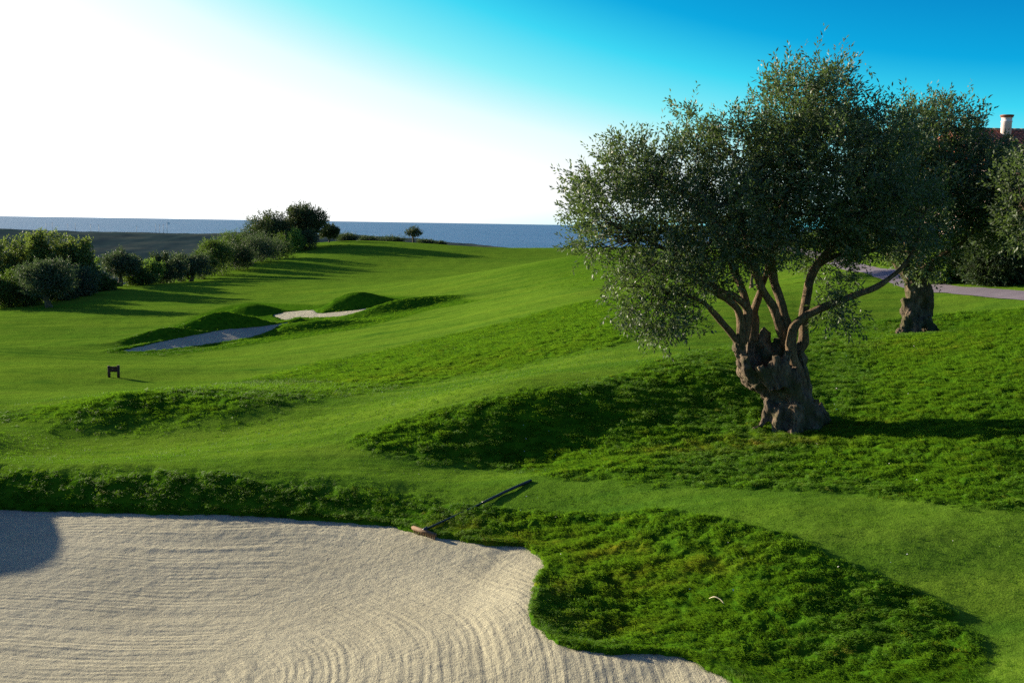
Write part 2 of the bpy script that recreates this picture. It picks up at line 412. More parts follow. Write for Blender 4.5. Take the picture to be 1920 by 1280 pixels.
turf_tps = TPS(pts[:, :2], pts[:, 2], 0.02)

def cast_base(px, py, dmin=5.0, dmax=260.0, fn=None):
    """ground points under pixels"""
    px = np.asarray(px, float); py = np.asarray(py, float); d = ray(px, py)
    Ds = np.exp(np.linspace(math.log(dmin), math.log(dmax), 500))
    P = d[:, None, :] * Ds[None, :, None]
    below = P[..., 2] < (fn or turf_tps)(P[..., 0], P[..., 1])
    i = np.where(below.any(1), below.argmax(1), len(Ds) - 1)
    return d * Ds[i][:, None]

def poly_sd(poly, x, y):
    """signed distance, negative inside"""
    poly = np.asarray(poly, float)[:, :2]; sh = np.shape(x); x = np.ravel(x); y = np.ravel(y)
    out = np.full(len(x), 1e3)
    lo = poly.min(0) - 6; hi = poly.max(0) + 6
    k = np.where((x > lo[0]) & (x < hi[0]) & (y > lo[1]) & (y < hi[1]))[0]
    for c0 in range(0, len(k), 40000):
        kk = k[c0:c0 + 40000]; qx = x[kk][:, None]; qy = y[kk][:, None]
        a = poly; b = np.roll(poly, -1, 0); e = b - a
        t = np.clip(((qx - a[:, 0]) * e[:, 0] + (qy - a[:, 1]) * e[:, 1]) / ((e ** 2).sum(1) + 1e-12), 0, 1)
        d = np.hypot(qx - a[:, 0] - t * e[:, 0], qy - a[:, 1] - t * e[:, 1]).min(1)
        cr = ((a[:, 1] > qy) != (b[:, 1] > qy)) & (qx < (b[:, 0] - a[:, 0]) * (qy - a[:, 1]) / (b[:, 1] - a[:, 1] + 1e-12) + a[:, 0])
        out[kk] = np.where(cr.sum(1) % 2 == 1, -d, d)
    return out.reshape(sh)

# --- the near greenside bunker
SANDP = [(0,957,13.3),(400,972,12.9),(793,1018,12.0),(1015,1065,11.0),(1000,1150,9.45),(1050,1225,8.55),(1300,1252,8.2),(0,1280,8.15),(500,1280,8.25),(300,1130,10.4),(700,1120,10.5)]
sp = np.array([at(a, b, d) for a, b, d in SANDP]); sp = np.vstack([sp, [(-8.6,10,-3.8),(-8.8,12.5,-3.9),(-6,6.8,-3.85),(0,6.6,-3.8)]])
sand_tps = TPS(sp[:, :2], sp[:, 2], 0.05)
EDGE = [(0,956),(150,960),(330,968),(480,972),(640,985),(735,994),(775,1007),(820,1021),(900,1034),(975,1041),(1018,1060),(1024,1082),(1005,1118),(997,1160),(1011,1192),(1052,1226),(1130,1245),(1215,1247),(1290,1252),(1335,1280)]
e = cast_base([p[0] for p in EDGE], [p[1] for p in EDGE], 5, 30, sand_tps)[:, :2]
near_poly = np.vstack([e, [(2.4,6.7),(2.2,5.7),(-1,5.4),(-4,5.5),(-6.8,6.4),(-8.2,8.6),(-8.9,10.8),(-8.7,12.6),(-7.6,13.3)]])
near_poly = catmull(np.vstack([near_poly, near_poly[:1]]), 190)[:-1]
def near_sand(x, y): return sand_tps(x, y) + 0.10 * smooth(0.8, 0.0, -poly_sd(near_poly, x, y)) * smooth(13.6, 11.5, y)

# --- the two fairway bunkers and the mounds round them
def g0(px, py): return cast_base([px], [py], 20, 120)[0]
FB1 = [(222,659),(262,650),(310,640),(380,626),(425,618),(470,615),(530,606),(562,597),(535,609),(505,622),(470,634),(400,646),(330,655),(255,661)]
FB2 = [(508,591),(540,585),(585,582),(600,588),(650,583),(700,577),(690,586),(655,593),(600,596),(560,596),(535,601),(520,596)]
def tilted(ax, ay, bx, by, tilt, depth):
    """sand floor that rises away from its near edge"""
    A = g0(ax, ay); B = g0(bx, by); dr_ = (B - A)[:2]; L_ = np.hypot(*dr_); dr_ = dr_ / L_; nn = np.array([-dr_[1], dr_[0]]); nn = nn if nn[1] > 0 else -nn; sl = (B[2] - A[2]) / L_
    return lambda x, y: A[2] - depth + sl * ((x - A[0]) * dr_[0] + (y - A[1]) * dr_[1]) + tilt * ((x - A[0]) * nn[0] + (y - A[1]) * nn[1])
fs1 = tilted(240, 662, 500, 628, 0.19, 0.10); fs2 = tilted(540, 601, 690, 588, 0.10, 0.10)
fb1 = cast_base([p[0] for p in FB1], [p[1] for p in FB1], 20, 120, fs1)[:, :2]; fb1 = catmull(np.vstack([fb1, fb1[:1]]), 90)[:-1]
fb2 = cast_base([p[0] for p in FB2], [p[1] for p in FB2], 20, 120, fs2)[:, :2]; fb2 = catmull(np.vstack([fb2, fb2[:1]]), 90)[:-1]
MOUNDS = []      # (x, y, half length, half width, turn, height)
def mound(px, py, fn, back, hl, hw, rot, h):
    p = cast_base([px], [py], 20, 120, fn)[0]; a = math.radians(rot); MOUNDS.append((p[0] - back * math.sin(a), p[1] + back * math.cos(a), hl, hw, a, h))
mound(430, 616, fs1, 1.0, 3.4, 1.15, 28, 1.40); mound(345, 632, fs1, 0.6, 3.2, 0.9, 40, 0.95); mound(490, 611, fs1, 0.6, 1.8, 0.9, 15, 0.55); mound(470, 592, None, 0.0, 2.2, 1.2, 5, 0.85)
mound(665, 579, fs2, 0.9, 2.6, 1.2, 10, 1.15); mound(585, 618, None, 0.0, 3.0, 1.1, 25, 0.50); mound(735, 584, None, 0.0, 3.2, 1.1, 28, 0.45); mound(800, 571, None, 0.0, 3.6, 1.2, 20, 0.30)

# --- where the grass is left long
def groundpoly(P, dmax=260): return cast_base([p[0] for p in P], [p[1] for p in P], 4.0, dmax)[:, :2]
ROUGH1 = np.vstack([groundpoly([(-160,868),(0,877),(200,877),(400,884),(560,904),(700,925),(820,940),(950,955),(1100,966),(1250,962),(1400,985),(1480,1008),(1560,1044),(1650,1085),(1740,1122),(1792,1165),(1830,1212),(1846,1275)]), [(3.2,5.2),(3,3),(-12,2),(-12,14)]])
ROUGH2 = groundpoly([(640,832),(700,855),(800,868),(930,879),(1050,893),(1200,905),(1400,916),(1600,926),(1750,942),(1920,968),(2600,1010),(2600,590),(1920,580),(1800,585),(1650,600),(1500,620),(1380,648),(1200,695),(1050,728),(900,758),(800,778),(720,802)])
ROUGH3 = groundpoly([(30,786),(150,800),(300,796),(450,776),(600,746),(800,716),(1000,680),(1150,650),(1300,612),(1300,545),(1120,562),(1050,577),(950,606),(800,640),(600,682),(450,716),(300,735),(150,752)])
ROUGH4 = groundpoly([(200,662),(300,668),(480,646),(600,628),(700,611),(810,581),(907,563),(830,558),(745,556),(680,552),(600,572),(470,567),(410,578),(360,595),(250,640)])
ROUGH5 = groundpoly([(960,505),(1080,480),(1300,470),(1300,520),(1120,535),(1020,520)])
ROUGHS = [ROUGH1, ROUGH2, ROUGH3, ROUGH4, ROUGH5]
DRY = [(955,1022,.8,.35),(1115,1045,.6,.3),(1215,1085,.9,.35),(1300,1070,.7,.3),(1400,835,1.3,.4),(1310,842,.9,.35),(1560,810,.9,.3),(1690,645,1.3,.8),(1740,660,1.2,.5),(870,980,.5,.2),(1150,1190,.5,.25),(1040,1125,.35,.3),(800,700,3,.8),(560,790,2,.4)]
dryp = [(*cast_base([a], [b], 4, 60)[0][:2], rx, ry) for a, b, rx, ry in DRY]

def land(x, y):
    """height, rough (0..1), dryness of the turf; the sand lies in hollows of it"""
    z = turf_tps(x, y)
    for mx, my, hl, hw, rt, h in MOUNDS:
        dx, dy = x - mx, y - my; a = (dx * math.cos(rt) + dy * math.sin(rt)) / hl; b = (-dx * math.sin(rt) + dy * math.cos(rt)) / hw
        z = z + h * np.exp(-(a * a + b * b) * 1.1)
    for tx, ty, r, h in ((at(1480,803,16.0)[0], 16.0, 1.1, 0.05), (at(1715,628,27)[0], 27.0, 1.8, 0.03)):
        z = z + h * np.exp(-((x - tx) ** 2 + (y - ty) ** 2) / r ** 2)
    r = np.hypot(x, y)
    wob = 0.12 * fbm2(x * 1.3, y * 1.3, 2, 5)
    rough = np.zeros_like(x)
    for P, w in zip(ROUGHS, (0.10, 0.22, 0.8, 0.5, 3.0)):
        sd = poly_sd(P, x, y) + wob * (1 + w * 2)
        rough = np.maximum(rough, smooth(w, -w, sd) * (0.5 if w == 3.0 else 1.0))
    # hollows for the sand, with a turf lip
    for P, sz, bw, lip in ((near_poly, near_sand, 1.0, 0.06), (fb1, fs1, 1.2, 0.06), (fb2, fs2, 1.2, 0.06)):
        sd = poly_sd(P, x, y); k = np.abs(sd) < 900
        if not k.any(): continue
        sdk = sd[k] + 0.03 * noise2(x[k] * 9, y[k] * 9, 3) + 0.07 * noise2(x[k] * 2.6, y[k] * 2.6, 4); zs = sz(x[k], y[k])
        t = np.clip(sdk / bw, 0, 1) ** 0.75
        zk = np.where(sdk > 0, (zs + lip) * (1 - t) + z[k] * t, zs + lip - np.clip(-sdk * 2.2, 0, 0.6))
        z[k] = zk
        rough = np.maximum(rough, smooth(0.9, 0.3, sd))
    # tussocks of long grass and the slight roll of the mown turf
    nearf = smooth(60, 24, r)
    tus = np.maximum(fbm2(x * 2.6 + 0.8 * noise2(x, y, 8), y * 3.6, 3, 21), -0.5)
    tus3 = -np.abs(fbm2(x * 3.2 + y * 1.2 + 0.7 * noise2(x * 1.4, y * 1.4, 9), y * 6.0 - x * 1.6, 2, 27)) * 1.6 + .3
    tus2 = fbm2(x * 8.5, y * 10.5, 2, 33)
    lipf = smooth(0.0, 0.5, np.minimum(np.minimum(poly_sd(near_poly, x, y), poly_sd(fb1, x, y)), poly_sd(fb2, x, y)))
    z = z + rough * lipf * (0.025 * smooth(70, 25, r) + tus * (0.030 * nearf + 0.035) + 0.044 * tus3 * smooth(60, 16, r) + 0.012 * tus2 * smooth(30, 14, r))
    z = z + (1 - rough) * (0.06 * fbm2(x * 0.35, y * 0.35, 3, 41) + 0.025 * noise2(x * 0.25 + y * 0.1, y * 0.75, 44) + 0.016 * fbm2(x * 2.0, y * 2.6, 3, 43) * smooth(140, 40, r) + 0.005 * fbm2(x * 8, y * 9, 2, 45) * smooth(26, 12, r))
    dry = np.zeros_like(x)
    for dx_, dy_, rx, ry in dryp:
        dry = np.maximum(dry, np.exp(-(((x - dx_) / rx) ** 2 + ((y - dy_) / ry) ** 2)) * (0.8 if dy_ < 17.5 else 0.45))
    dry = np.clip(dry * (0.6 + 1.2 * fbm2(x * 3, y * 3, 2, 51)), 0, 1) * rough
    return z, rough, dry

def ground_z(x, y):
    z, _, _ = land(np.atleast_1d(np.asarray(x, float)), np.atleast_1d(np.asarray(y, float))); return z

# --- one sheet of turf, finer near the photographer
th = np.radians(np.concatenate([np.linspace(-180, -42, 46, endpoint=False), np.linspace(-42, -31, 45, endpoint=False), np.linspace(-31, 31, 640, endpoint=False), np.linspace(31, 42, 30, endpoint=False), np.linspace(42, 180, 46, endpoint=False)]))
rr = np.concatenate([np.linspace(0.4, 6, 24, endpoint=False), np.exp(np.linspace(math.log(6), math.log(30), 370, endpoint=False)), np.exp(np.linspace(math.log(30), math.log(48), 60, endpoint=False)), np.exp(np.linspace(math.log(48), math.log(66), 100, endpoint=False)), np.exp(np.linspace(math.log(66), math.log(225), 150, endpoint=False)), np.exp(np.linspace(math.log(225), math.log(300), 12))])
TH, RR = np.meshgrid(th, rr); X = RR * np.sin(TH); Y = RR * np.cos(TH)
Z, ROUGH, DRYM = land(X.ravel(), Y.ravel())
xr, yr = X.ravel(), Y.ravel(); rad = np.hypot(xr, yr)
# beyond the last green and beyond the hedge the land falls away to the sea and the valley
edge_l = np.interp(yr, [0, 60, 78, 100, 140, 175, 205, 300], [-60, -52, -46, -46.5, -42, -41, -44, -60])
fall = np.clip(edge_l - xr, 0, 300) * 0.22 * (yr > 0) + np.clip(rad - 222, 0, 300) * 0.5
Z = Z - fall
nT, nR = len(th), len(rr)
i = np.arange(nR - 1)[:, None] * nT; j = np.arange(nT)[None, :]; j2 = (j + 1) % nT
Q = np.stack([i + j, i + nT + j, i + nT + j2, i + j2], -1).reshape(-1, 4)
V = np.stack([xr, yr, Z], -1); k = len(V)
V = np.vstack([V, [(0, 0, Z[:nT].mean())]]); jj = np.arange(nT)
fan = np.stack([np.full(nT, k), jj, (jj + 1) % nT], -1)
ground = mesh_np('golf_course_ground', V, [Q, fan], M_TURF, None, True, {'rough': np.append(ROUGH, 0), 'dry': np.append(DRYM, 0)})
tag(ground, 'rolling mown green turf of the golf course with bands of longer grass', kind='structure')

# --- sand
def sand_sheet(name, P, fn, step, label, near):
    lo = P.min(0) - 0.35; hi = P.max(0) + 0.35
    gx = np.arange(lo[0], hi[0], step); gy = np.arange(lo[1], hi[1], step * (1.0 if near else 2.0))
    Xs, Ys = np.meshgrid(gx, gy); x = Xs.ravel(); y = Ys.ravel(); sd = poly_sd(P, x, y)
    z = fn(x, y)
    if near:
        # raked arcs swing round the middle of the bunker
        dx, dy = np.maximum(x + 3.0, 0) / 0.82, y - 8.0
        rad_ = np.hypot(dx, dy) + 0.10 * noise2(x * 0.6, y * 0.6, 61) + 0.010 * noise2(x * 2.3, y * 2.3, 62); ang = np.where(x < -3.0, x + 3.0, 2.6 * np.arctan2(dx, np.abs(dy) + .01))
        fur = fbm2(rad_ * 4.2, ang * 0.30, 3, 63); amp = smooth(-0.35, 0.25, noise2(x * 0.45 + 4, y * 0.6, 64))
        z = z + 0.020 * fur * (0.35 + 0.65 * amp) + 0.008 * fbm2(x * 6, y * 6, 3, 66)
        foot = smooth(0.75, 0.2, -sd); z = z + foot * (0.008 * fbm2(x * 5, y * 5, 2, 68))
    else:
        rad_ = x; ang = y; z = z + 0.02 * fbm2(x * 1.5, y * 1.5, 2, 71)
    z = z - np.clip(sd, 0, 0.5) * 0.9
    nx, ny = len(gx), len(gy)
    i = np.arange(ny - 1)[:, None] * nx; j = np.arange(nx - 1)[None, :]
    Q = np.stack([i + j, i + j + 1, i + nx + j + 1, i + nx + j], -1).reshape(-1, 4)
    keep = (sd.reshape(-1)[Q] < 0.3).any(1); Q = Q[keep]
    used = np.unique(Q); re = np.full(len(x), -1); re[used] = np.arange(len(used))
    o = mesh_np(name, np.stack([x, y, z], -1)[used], [re[Q]], M_SAND, None, True, {'arc': np.stack([rad_, ang, np.zeros_like(x)], -1)[used]})
    return tag(o, label, kind='structure')
sand_sheet('bunker_sand', near_poly, near_sand, 0.025, 'pale raked sand of the large bunker in front', True)
sand_sheet('fairway_bunker_sand', fb1, fs1, 0.12, 'shaded sand of the long fairway bunker', False)
sand_sheet('fairway_bunker_sand', fb2, fs2, 0.12, 'sand of the fairway bunker between grassy mounds', False)

# --- sea and far valley side
def sea():
    m, t, b = new_mat('sea_water')
    geo = t.nodes.new('ShaderNodeNewGeometry').outputs['Position']
    n1 = noise_n(t, scaled(t, geo, (0.004, 0.0012, 1)), 1.0, 5, 0.6); n2 = noise_n(t, scaled(t, geo, (0.05, 0.02, 1)), 1.0, 6, 0.7)
    c = ramp(t, n1, [(0.35, (0.050, 0.118, 0.225)), (0.7, (0.072, 0.148, 0.26))]).outputs[0]
    t.links.new(c, b.inputs['Base Color']); b.inputs['Roughness'].default_value = 0.45; b.inputs['Specular IOR Level'].default_value = 0.16
    bump(t, b, n2, 0.6, 6.0)
    S = 60000.0; n = 48
    r_ = np.array([230, 600, 1500, 4000, 12000, 40000, S]); a_ = np.linspace(0, 2 * math.pi, n, endpoint=False)
    V = np.array([(rr_ * math.sin(q), rr_ * math.cos(q), -62.0) for rr_ in r_ for q in a_])
    i = np.arange(len(r_) - 1)[:, None] * n; j = np.arange(n)[None, :]; j2 = (j + 1) % n
    Q = np.stack([i + j, i + n + j, i + n + j2, i + j2], -1).reshape(-1, 4)
    o = mesh_np('sea', V, [Q], m); tag(o, 'calm blue sea reaching the horizon', kind='structure')
sea()

def far_hill():
    m, t, b = new_mat('haze_tinted_scrub')
    geo = t.nodes.new('ShaderNodeNewGeometry').outputs['Position']
    n1 = noise_n(t, scaled(t, geo, (0.012, 0.02, 0.05)), 1.0, 6, 0.65); n2 = noise_n(t, geo, 0.25, 4, 0.7)
    c = ramp(t, n1, [(0.3, (0.026, 0.044, 0.042)), (0.50, (0.042, 0.066, 0.070)), (0.68, (0.110, 0.120, 0.095))]).outputs[0]  # scrub tones shifted to blue-grey: the distance haze is put into this colour
    c = mix(t, math_n(t, 'MULTIPLY', n2, 0.7), c, (0.014, 0.030, 0.026))
    t.links.new(c, b.inputs['Base Color']); b.inputs['Roughness'].default_value = 1.0; b.inputs['Specular IOR Level'].default_value = 0.0
    gx = np.linspace(-900, 60, 260); gy = np.linspace(230, 1500, 200); Xs, Ys = np.meshgrid(gx, gy); x = Xs.ravel(); y = Ys.ravel()
    top = np.interp(x / np.maximum(y, 1), [-0.60, -0.52, -0.42, -0.34, -0.28, -0.22, -0.1, 0.1], [-11.0, -11.5, -12.2, -12.6, -11.0, -11.0, -14, -30])
    ridge = np.clip((y + 0.05 * x - 560) / 260, 0, 1) ** 0.9; ridge = ridge * (1 - .04 * ridge); z = -58 + (58 + top) * ridge - smooth(930, 1350, y) * 60
    z = z + 2.5 * fbm2(x * 0.012, y * 0.012, 4, 81) * ridge + 0.7 * fbm2(x * 0.06, y * 0.06, 3, 82)
    nx, ny = len(gx), len(gy); i = np.arange(ny - 1)[:, None] * nx; j = np.arange(nx - 1)[None, :]
    Q = np.stack([i + j, i + j + 1, i + nx + j + 1, i + nx + j], -1).reshape(-1, 4)
    o = mesh_np('far_hill', np.stack([x, y, z], -1), [Q], m); tag(o, 'haze-tinted scrub covered valley side in front of the sea', kind='structure')
far_hill()
# ------------------------------------------------------------------ cart path
def cart_path():
    m = plain_material('path_asphalt', (0.15, 0.125, 0.145), 0.85, 0, 0.12, 1.2, 0.2, 0.2)
    P = np.array([at(a, b, d)[:2] for a, b, d in [(2150,556,27),(1920,538,31.5),(1850,535,33),(1750,530,35.5),(1690,522,38.5),(1640,512,43),(1590,500,49),(1530,488,58),(1440,480,72)]])
    c = catmull(P, 90); T = np.gradient(c, axis=0); T /= np.linalg.norm(T, axis=1)[:, None]; Nn = np.stack([-T[:, 1], T[:, 0]], -1)
    rows = []
    for o in np.linspace(-0.66, 0.66, 7):
        q = c + Nn * o; rows.append(np.c_[q, ground_z(q[:, 0], q[:, 1]) + 0.035 - 0.02 * abs(o)])
    V = np.stack(rows, 1).reshape(-1, 3); i = np.arange(len(c) - 1)[:, None] * 7; j = np.arange(6)[None, :]
    Q = np.stack([i + j, i + j + 1, i + 8 + j, i + 7 + j], -1).reshape(-1, 4)
    tag(mesh_np('cart_path', V, [Q], m), 'grey cart path curving behind the olive trees', kind='structure')
cart_path()

# ------------------------------------------------------------------ long grass: blades on the tussocks
def make_tuft(name, n, L, spread, width, lean, seed):
    r = np.random.default_rng(seed); S = Soup()
    for _ in range(n):
        a = r.uniform(0, 6.283); q = spread * math.sqrt(r.uniform()); p = np.array([q * math.cos(a), q * math.sin(a), -0.012])
        l = L * r.uniform(0.55, 1.15); dz = np.array([lean * r.uniform(0.3, 1.3) + r.normal(0, .28), r.normal(0, .38), 1.0]); dz /= np.linalg.norm(dz)
        d2 = dz + np.array([lean * .7, r.normal(0, .2), -0.45]); d2 /= np.linalg.norm(d2)
        s = np.cross(dz, [r.normal(), r.normal(), .3]); s /= np.linalg.norm(s); s *= width * r.uniform(.6, 1.2) / 2
        m_ = p + dz * l * .55; t_ = m_ + d2 * l * .5
        S.add([p - s, p + s, m_ + s * .85, m_ - s * .85, t_], [np.array([(0, 1, 2, 3)]), np.array([(3, 2, 4)])])
    o = mesh_np(name, np.concatenate(S.V), S.P, M_BLADE, None, False)
    return o

def scatter(name, label, kinds, pts, rz, scl, tint, dry):
    me = bpy.data.meshes.new(name); me.vertices.add(len(pts)); me.vertices.foreach_set('co', np.ascontiguousarray(pts, dtype=np.float32).ravel())
    for k, a in (('scl', scl), ('tint', tint), ('dry', dry)):
        q = me.attributes.new(k, 'FLOAT', 'POINT'); q.data.foreach_set('value', np.asarray(a, dtype=np.float32))
    q = me.attributes.new('rot', 'FLOAT_VECTOR', 'POINT'); q.data.foreach_set('vector', np.ascontiguousarray(rz, dtype=np.float32).ravel())
    o = bpy.data.objects.new(name, me); C.objects.link(o); tag(o, label, kind='stuff')
    col = bpy.data.collections.new(name + '_kinds')
    for k in kinds:
        C.objects.unlink(k); col.objects.link(k)
    g = bpy.data.node_groups.new(name, 'GeometryNodeTree')
    g.interface.new_socket('Geometry', in_out='INPUT', socket_type='NodeSocketGeometry'); g.interface.new_socket('Geometry', in_out='OUTPUT', socket_type='NodeSocketGeometry')
    gi = g.nodes.new('NodeGroupInput'); go = g.nodes.new('NodeGroupOutput')
    mp = g.nodes.new('GeometryNodeMeshToPoints')
    ci = g.nodes.new('GeometryNodeCollectionInfo'); ci.inputs['Collection'].default_value = col
    ci.inputs['Separate Children'].default_value = True; ci.inputs['Reset Children'].default_value = True
    ip = g.nodes.new('GeometryNodeInstanceOnPoints'); ip.inputs['Pick Instance'].default_value = True
    na = g.nodes.new('GeometryNodeInputNamedAttribute'); na.data_type = 'FLOAT_VECTOR'; na.inputs[0].default_value = 'rot'
    ns = g.nodes.new('GeometryNodeInputNamedAttribute'); ns.data_type = 'FLOAT'; ns.inputs[0].default_value = 'scl'
    L = g.links.new
    L(gi.outputs[0], mp.inputs['Mesh']); L(mp.outputs[0], ip.inputs['Points']); L(ci.outputs[0], ip.inputs['Instance'])
    L(na.outputs['Attribute'], ip.inputs['Rotation']); L(ns.outputs['Attribute'], ip.inputs['Scale']); L(ip.outputs[0], go.inputs[0])
    md = o.modifiers.new('scatter', 'NODES'); md.node_group = g
    return o

def grass_points(r0, r1, dens, seed, want='rough', half=30.5):
    r = np.random.default_rng(seed); area = math.radians(2 * half) * (r1 * r1 - r0 * r0) / 2
    n = int(area * dens); q = np.sqrt(r.uniform(r0 * r0, r1 * r1, n)); a = np.radians(r.uniform(-half, half, n))
    x, y = q * np.sin(a), q * np.cos(a); z, ro, dr = land(x, y)
    sd = np.minimum(np.minimum(poly_sd(near_poly, x, y), poly_sd(fb1, x, y)), poly_sd(fb2, x, y))
    k = (sd > -0.015) & ((r.uniform(0, 1, n) < ro) if want == 'rough' else (r.uniform(0, 1, n) < (1 - ro)))
    return x[k], y[k], z[k], dr[k], sd[k]

def long_grass():
    kinds = [make_tuft('grass_tuft', 44, 0.062, 0.060, 0.0036, 1.0, 100 + i) for i in range(4)]
    X, Y, Z, D, S = [], [], [], [], []; SC = []
    for r0, r1, dens, sc, sd in ((6, 10, 330, 0.95, 1), (10, 14, 260, 1.0, 2), (14, 20, 150, 1.2, 3), (20, 28, 70, 1.6, 4), (28, 42, 24, 2.0, 5), (42, 68, 14, 1.5, 6)):
        x, y, z, d, s = grass_points(r0, r1, dens, sd); X.append(x); Y.append(y); Z.append(z); D.append(d); S.append(s); SC.append(np.full(len(x), sc))
    x, y, z, d, s, sc = map(np.concatenate, (X, Y, Z, D, S, SC)); r = np.random.default_rng(9)
    q = np.vstack([near_poly, near_poly[:1]]); sl = np.r_[0, np.cumsum(np.hypot(*np.diff(q, axis=0).T))]; tt = np.arange(0, sl[-1], 0.011)
    ex = np.interp(tt, sl, q[:, 0]) + r.normal(0, .02, len(tt)); ey = np.interp(tt, sl, q[:, 1]) + r.normal(0, .02, len(tt)); k = (poly_sd(near_poly, ex, ey) > -0.03) & (np.abs(np.arctan2(ex, ey)) < .54) & (ey > 6.5)
    ex, ey = ex[k], ey[k]; ez, _, _ = land(ex, ey)
    x, y, z, d, s, sc = np.r_[x, ex], np.r_[y, ey], np.r_[z, ez], np.r_[d, 0 * ex], np.r_[s, 0 * ex + .2], np.r_[sc, 0 * ex + .75]; n = len(x)
    e_ = 0.8; gx = turf_tps(x + e_, y) - turf_tps(x - e_, y); gy = turf_tps(x, y + e_) - turf_tps(x, y - e_)
    dirn = np.arctan2(-gy - 0.12, -gx + 0.10) + 0.7 * noise2(x * 0.8, y * 0.8, 91) + r.normal(0, 0.28, n)
    tl = np.abs(r.normal(0, .16, n))
    rot = np.stack([r.normal(0, .16, n), tl, dirn], -1)
    clump = fbm2(x * 2.6 + 0.8 * noise2(x, y, 8), y * 3.6, 3, 21)
    scl = sc * (0.8 + 0.35 * r.uniform(0, 1, n) + 0.35 * np.clip(clump, -.5, .8)) * (0.75 + 0.25 * smooth(0, .3, s))
    tint = np.clip(0.5 + 0.35 * clump + r.normal(0, .16, n), 0, 1); d = np.maximum(d, (r.uniform(0, 1, n) < .05) * r.uniform(.2, .7, n))
    scatter('long_grass', 'long tufted green grass round the bunkers and on the banks', kinds, np.stack([x, y, z], -1), rot, scl, tint, d * r.uniform(0, 1, n) ** 0.7)
    print('long grass tufts', n)
long_grass()

def short_grass():
    kinds = [make_tuft('short_grass_tuft', 36, 0.017, 0.055, 0.0032, 0.35, 200 + i) for i in range(3)]
    X, Y, Z = [], [], []; SC = []
    for r0, r1, dens, sc, sd in ((6, 10, 420, 1.0, 11), (10, 15, 230, 1.25, 12), (15, 24, 80, 1.9, 13)):
        x, y, z, d, s = grass_points(r0, r1, dens, sd, 'fair'); k = s > 0.05; X.append(x[k]); Y.append(y[k]); Z.append(z[k]); SC.append(np.full(k.sum(), sc))
    x, y, z, sc = map(np.concatenate, (X, Y, Z, SC)); n = len(x); r = np.random.default_rng(19)
    rot = np.stack([r.normal(0, .1, n), r.normal(0, .1, n), r.uniform(0, 6.28, n)], -1)
    tint = np.clip(0.35 + 0.35 * fbm2(x * 0.5, y * 1.4, 3, 95) + r.normal(0, .08, n), 0, 1)
    scatter('mown_grass', 'closely mown green grass of the approach', kinds, np.stack([x, y, z], -1), rot, sc * r.uniform(.8, 1.2, n), tint, np.zeros(n))
    print('short grass tufts', n)
short_grass()

# ------------------------------------------------------------------ foliage
def leaf_cloud(base, dirn, length, nleaf, L, W, rng, splay=1.0, up=0.15):
    """leaves set along shoots; returns vertices (n*4), quads, tint"""
    m = len(base); tot = m * nleaf
    t = np.tile(np.linspace(0.12, 1.0, nleaf), m); b = np.repeat(base, nleaf, 0); d = np.repeat(dirn, nleaf, 0); ln = np.repeat(length, nleaf)
    rv = rng.normal(size=(tot, 3)); rad_ = rv - d * (rv * d).sum(1)[:, None]; rad_ /= np.linalg.norm(rad_, axis=1)[:, None] + 1e-9
    curve = np.zeros((tot, 3)); curve[:, 2] = up * ln * t * t
    p = b + d * (ln * t)[:, None] + curve + rad_ * (0.04 * ln)[:, None]
    ld = d * 0.75 + rad_ * splay * (1.1 - 0.7 * t)[:, None] + rng.normal(0, .18, (tot, 3)); ld /= np.linalg.norm(ld, axis=1)[:, None]
    s = np.cross(ld, rng.normal(size=(tot, 3)) + np.array([0, 0, .4])); s /= np.linalg.norm(s, axis=1)[:, None] + 1e-9
    l = (L * rng.uniform(.65, 1.2, tot))[:, None]; w = (W * rng.uniform(.75, 1.2, tot))[:, None] / 2
    V = np.stack([p, p + ld * l * .45 + s * w, p + ld * l, p + ld * l * .45 - s * w], 1).reshape(-1, 3)
    Q = (np.arange(tot)[:, None] * 4 + np.arange(4)[None, :])
    tint = np.repeat(np.clip(np.repeat(rng.normal(.5, .20, m), nleaf) + rng.normal(0, .14, tot), 0, 1), 4)
    return V, Q, tint

def lobe_points(lobes, n, rng, shell=0.5, mind=0.0):
    """points in a union of ellipsoids (cx,cy,cz,rx,ry,rz), with the outward direction"""
    L = np.array(lobes); vol = L[:, 3] * L[:, 4] * L[:, 5]; pr = vol ** 0.8; pr /= pr.sum()
    k = rng.choice(len(L), n, p=pr); u = rng.normal(size=(n, 3)); u /= np.linalg.norm(u, axis=1)[:, None]
    q = np.where(rng.uniform(size=n) < shell, rng.uniform(.78, 1.0, n), rng.uniform(0, 1, n) ** (1 / 3))
    p = L[k, :3] + u * q[:, None] * L[k, 3:6]
    o = u / L[k, 3:6]; o /= np.linalg.norm(o, axis=1)[:, None]
    if mind > 0:
        cell = {}; keep = []
        for i_ in range(n):
            c = tuple(np.floor(p[i_] / mind).astype(int)); ok = True
            for a in (-1, 0, 1):
                for b in (-1, 0, 1):
                    for e_ in (-1, 0, 1):
                        for j_ in cell.get((c[0] + a, c[1] + b, c[2] + e_), ()):
                            if ((p[i_] - p[j_]) ** 2).sum() < mind * mind: ok = False; break
                        if not ok: break
                    if not ok: break
                if not ok: break
            if ok: cell.setdefault(c, []).append(i_); keep.append(i_)
        p, o, k = p[keep], o[keep], k[keep]
    return p, o, k

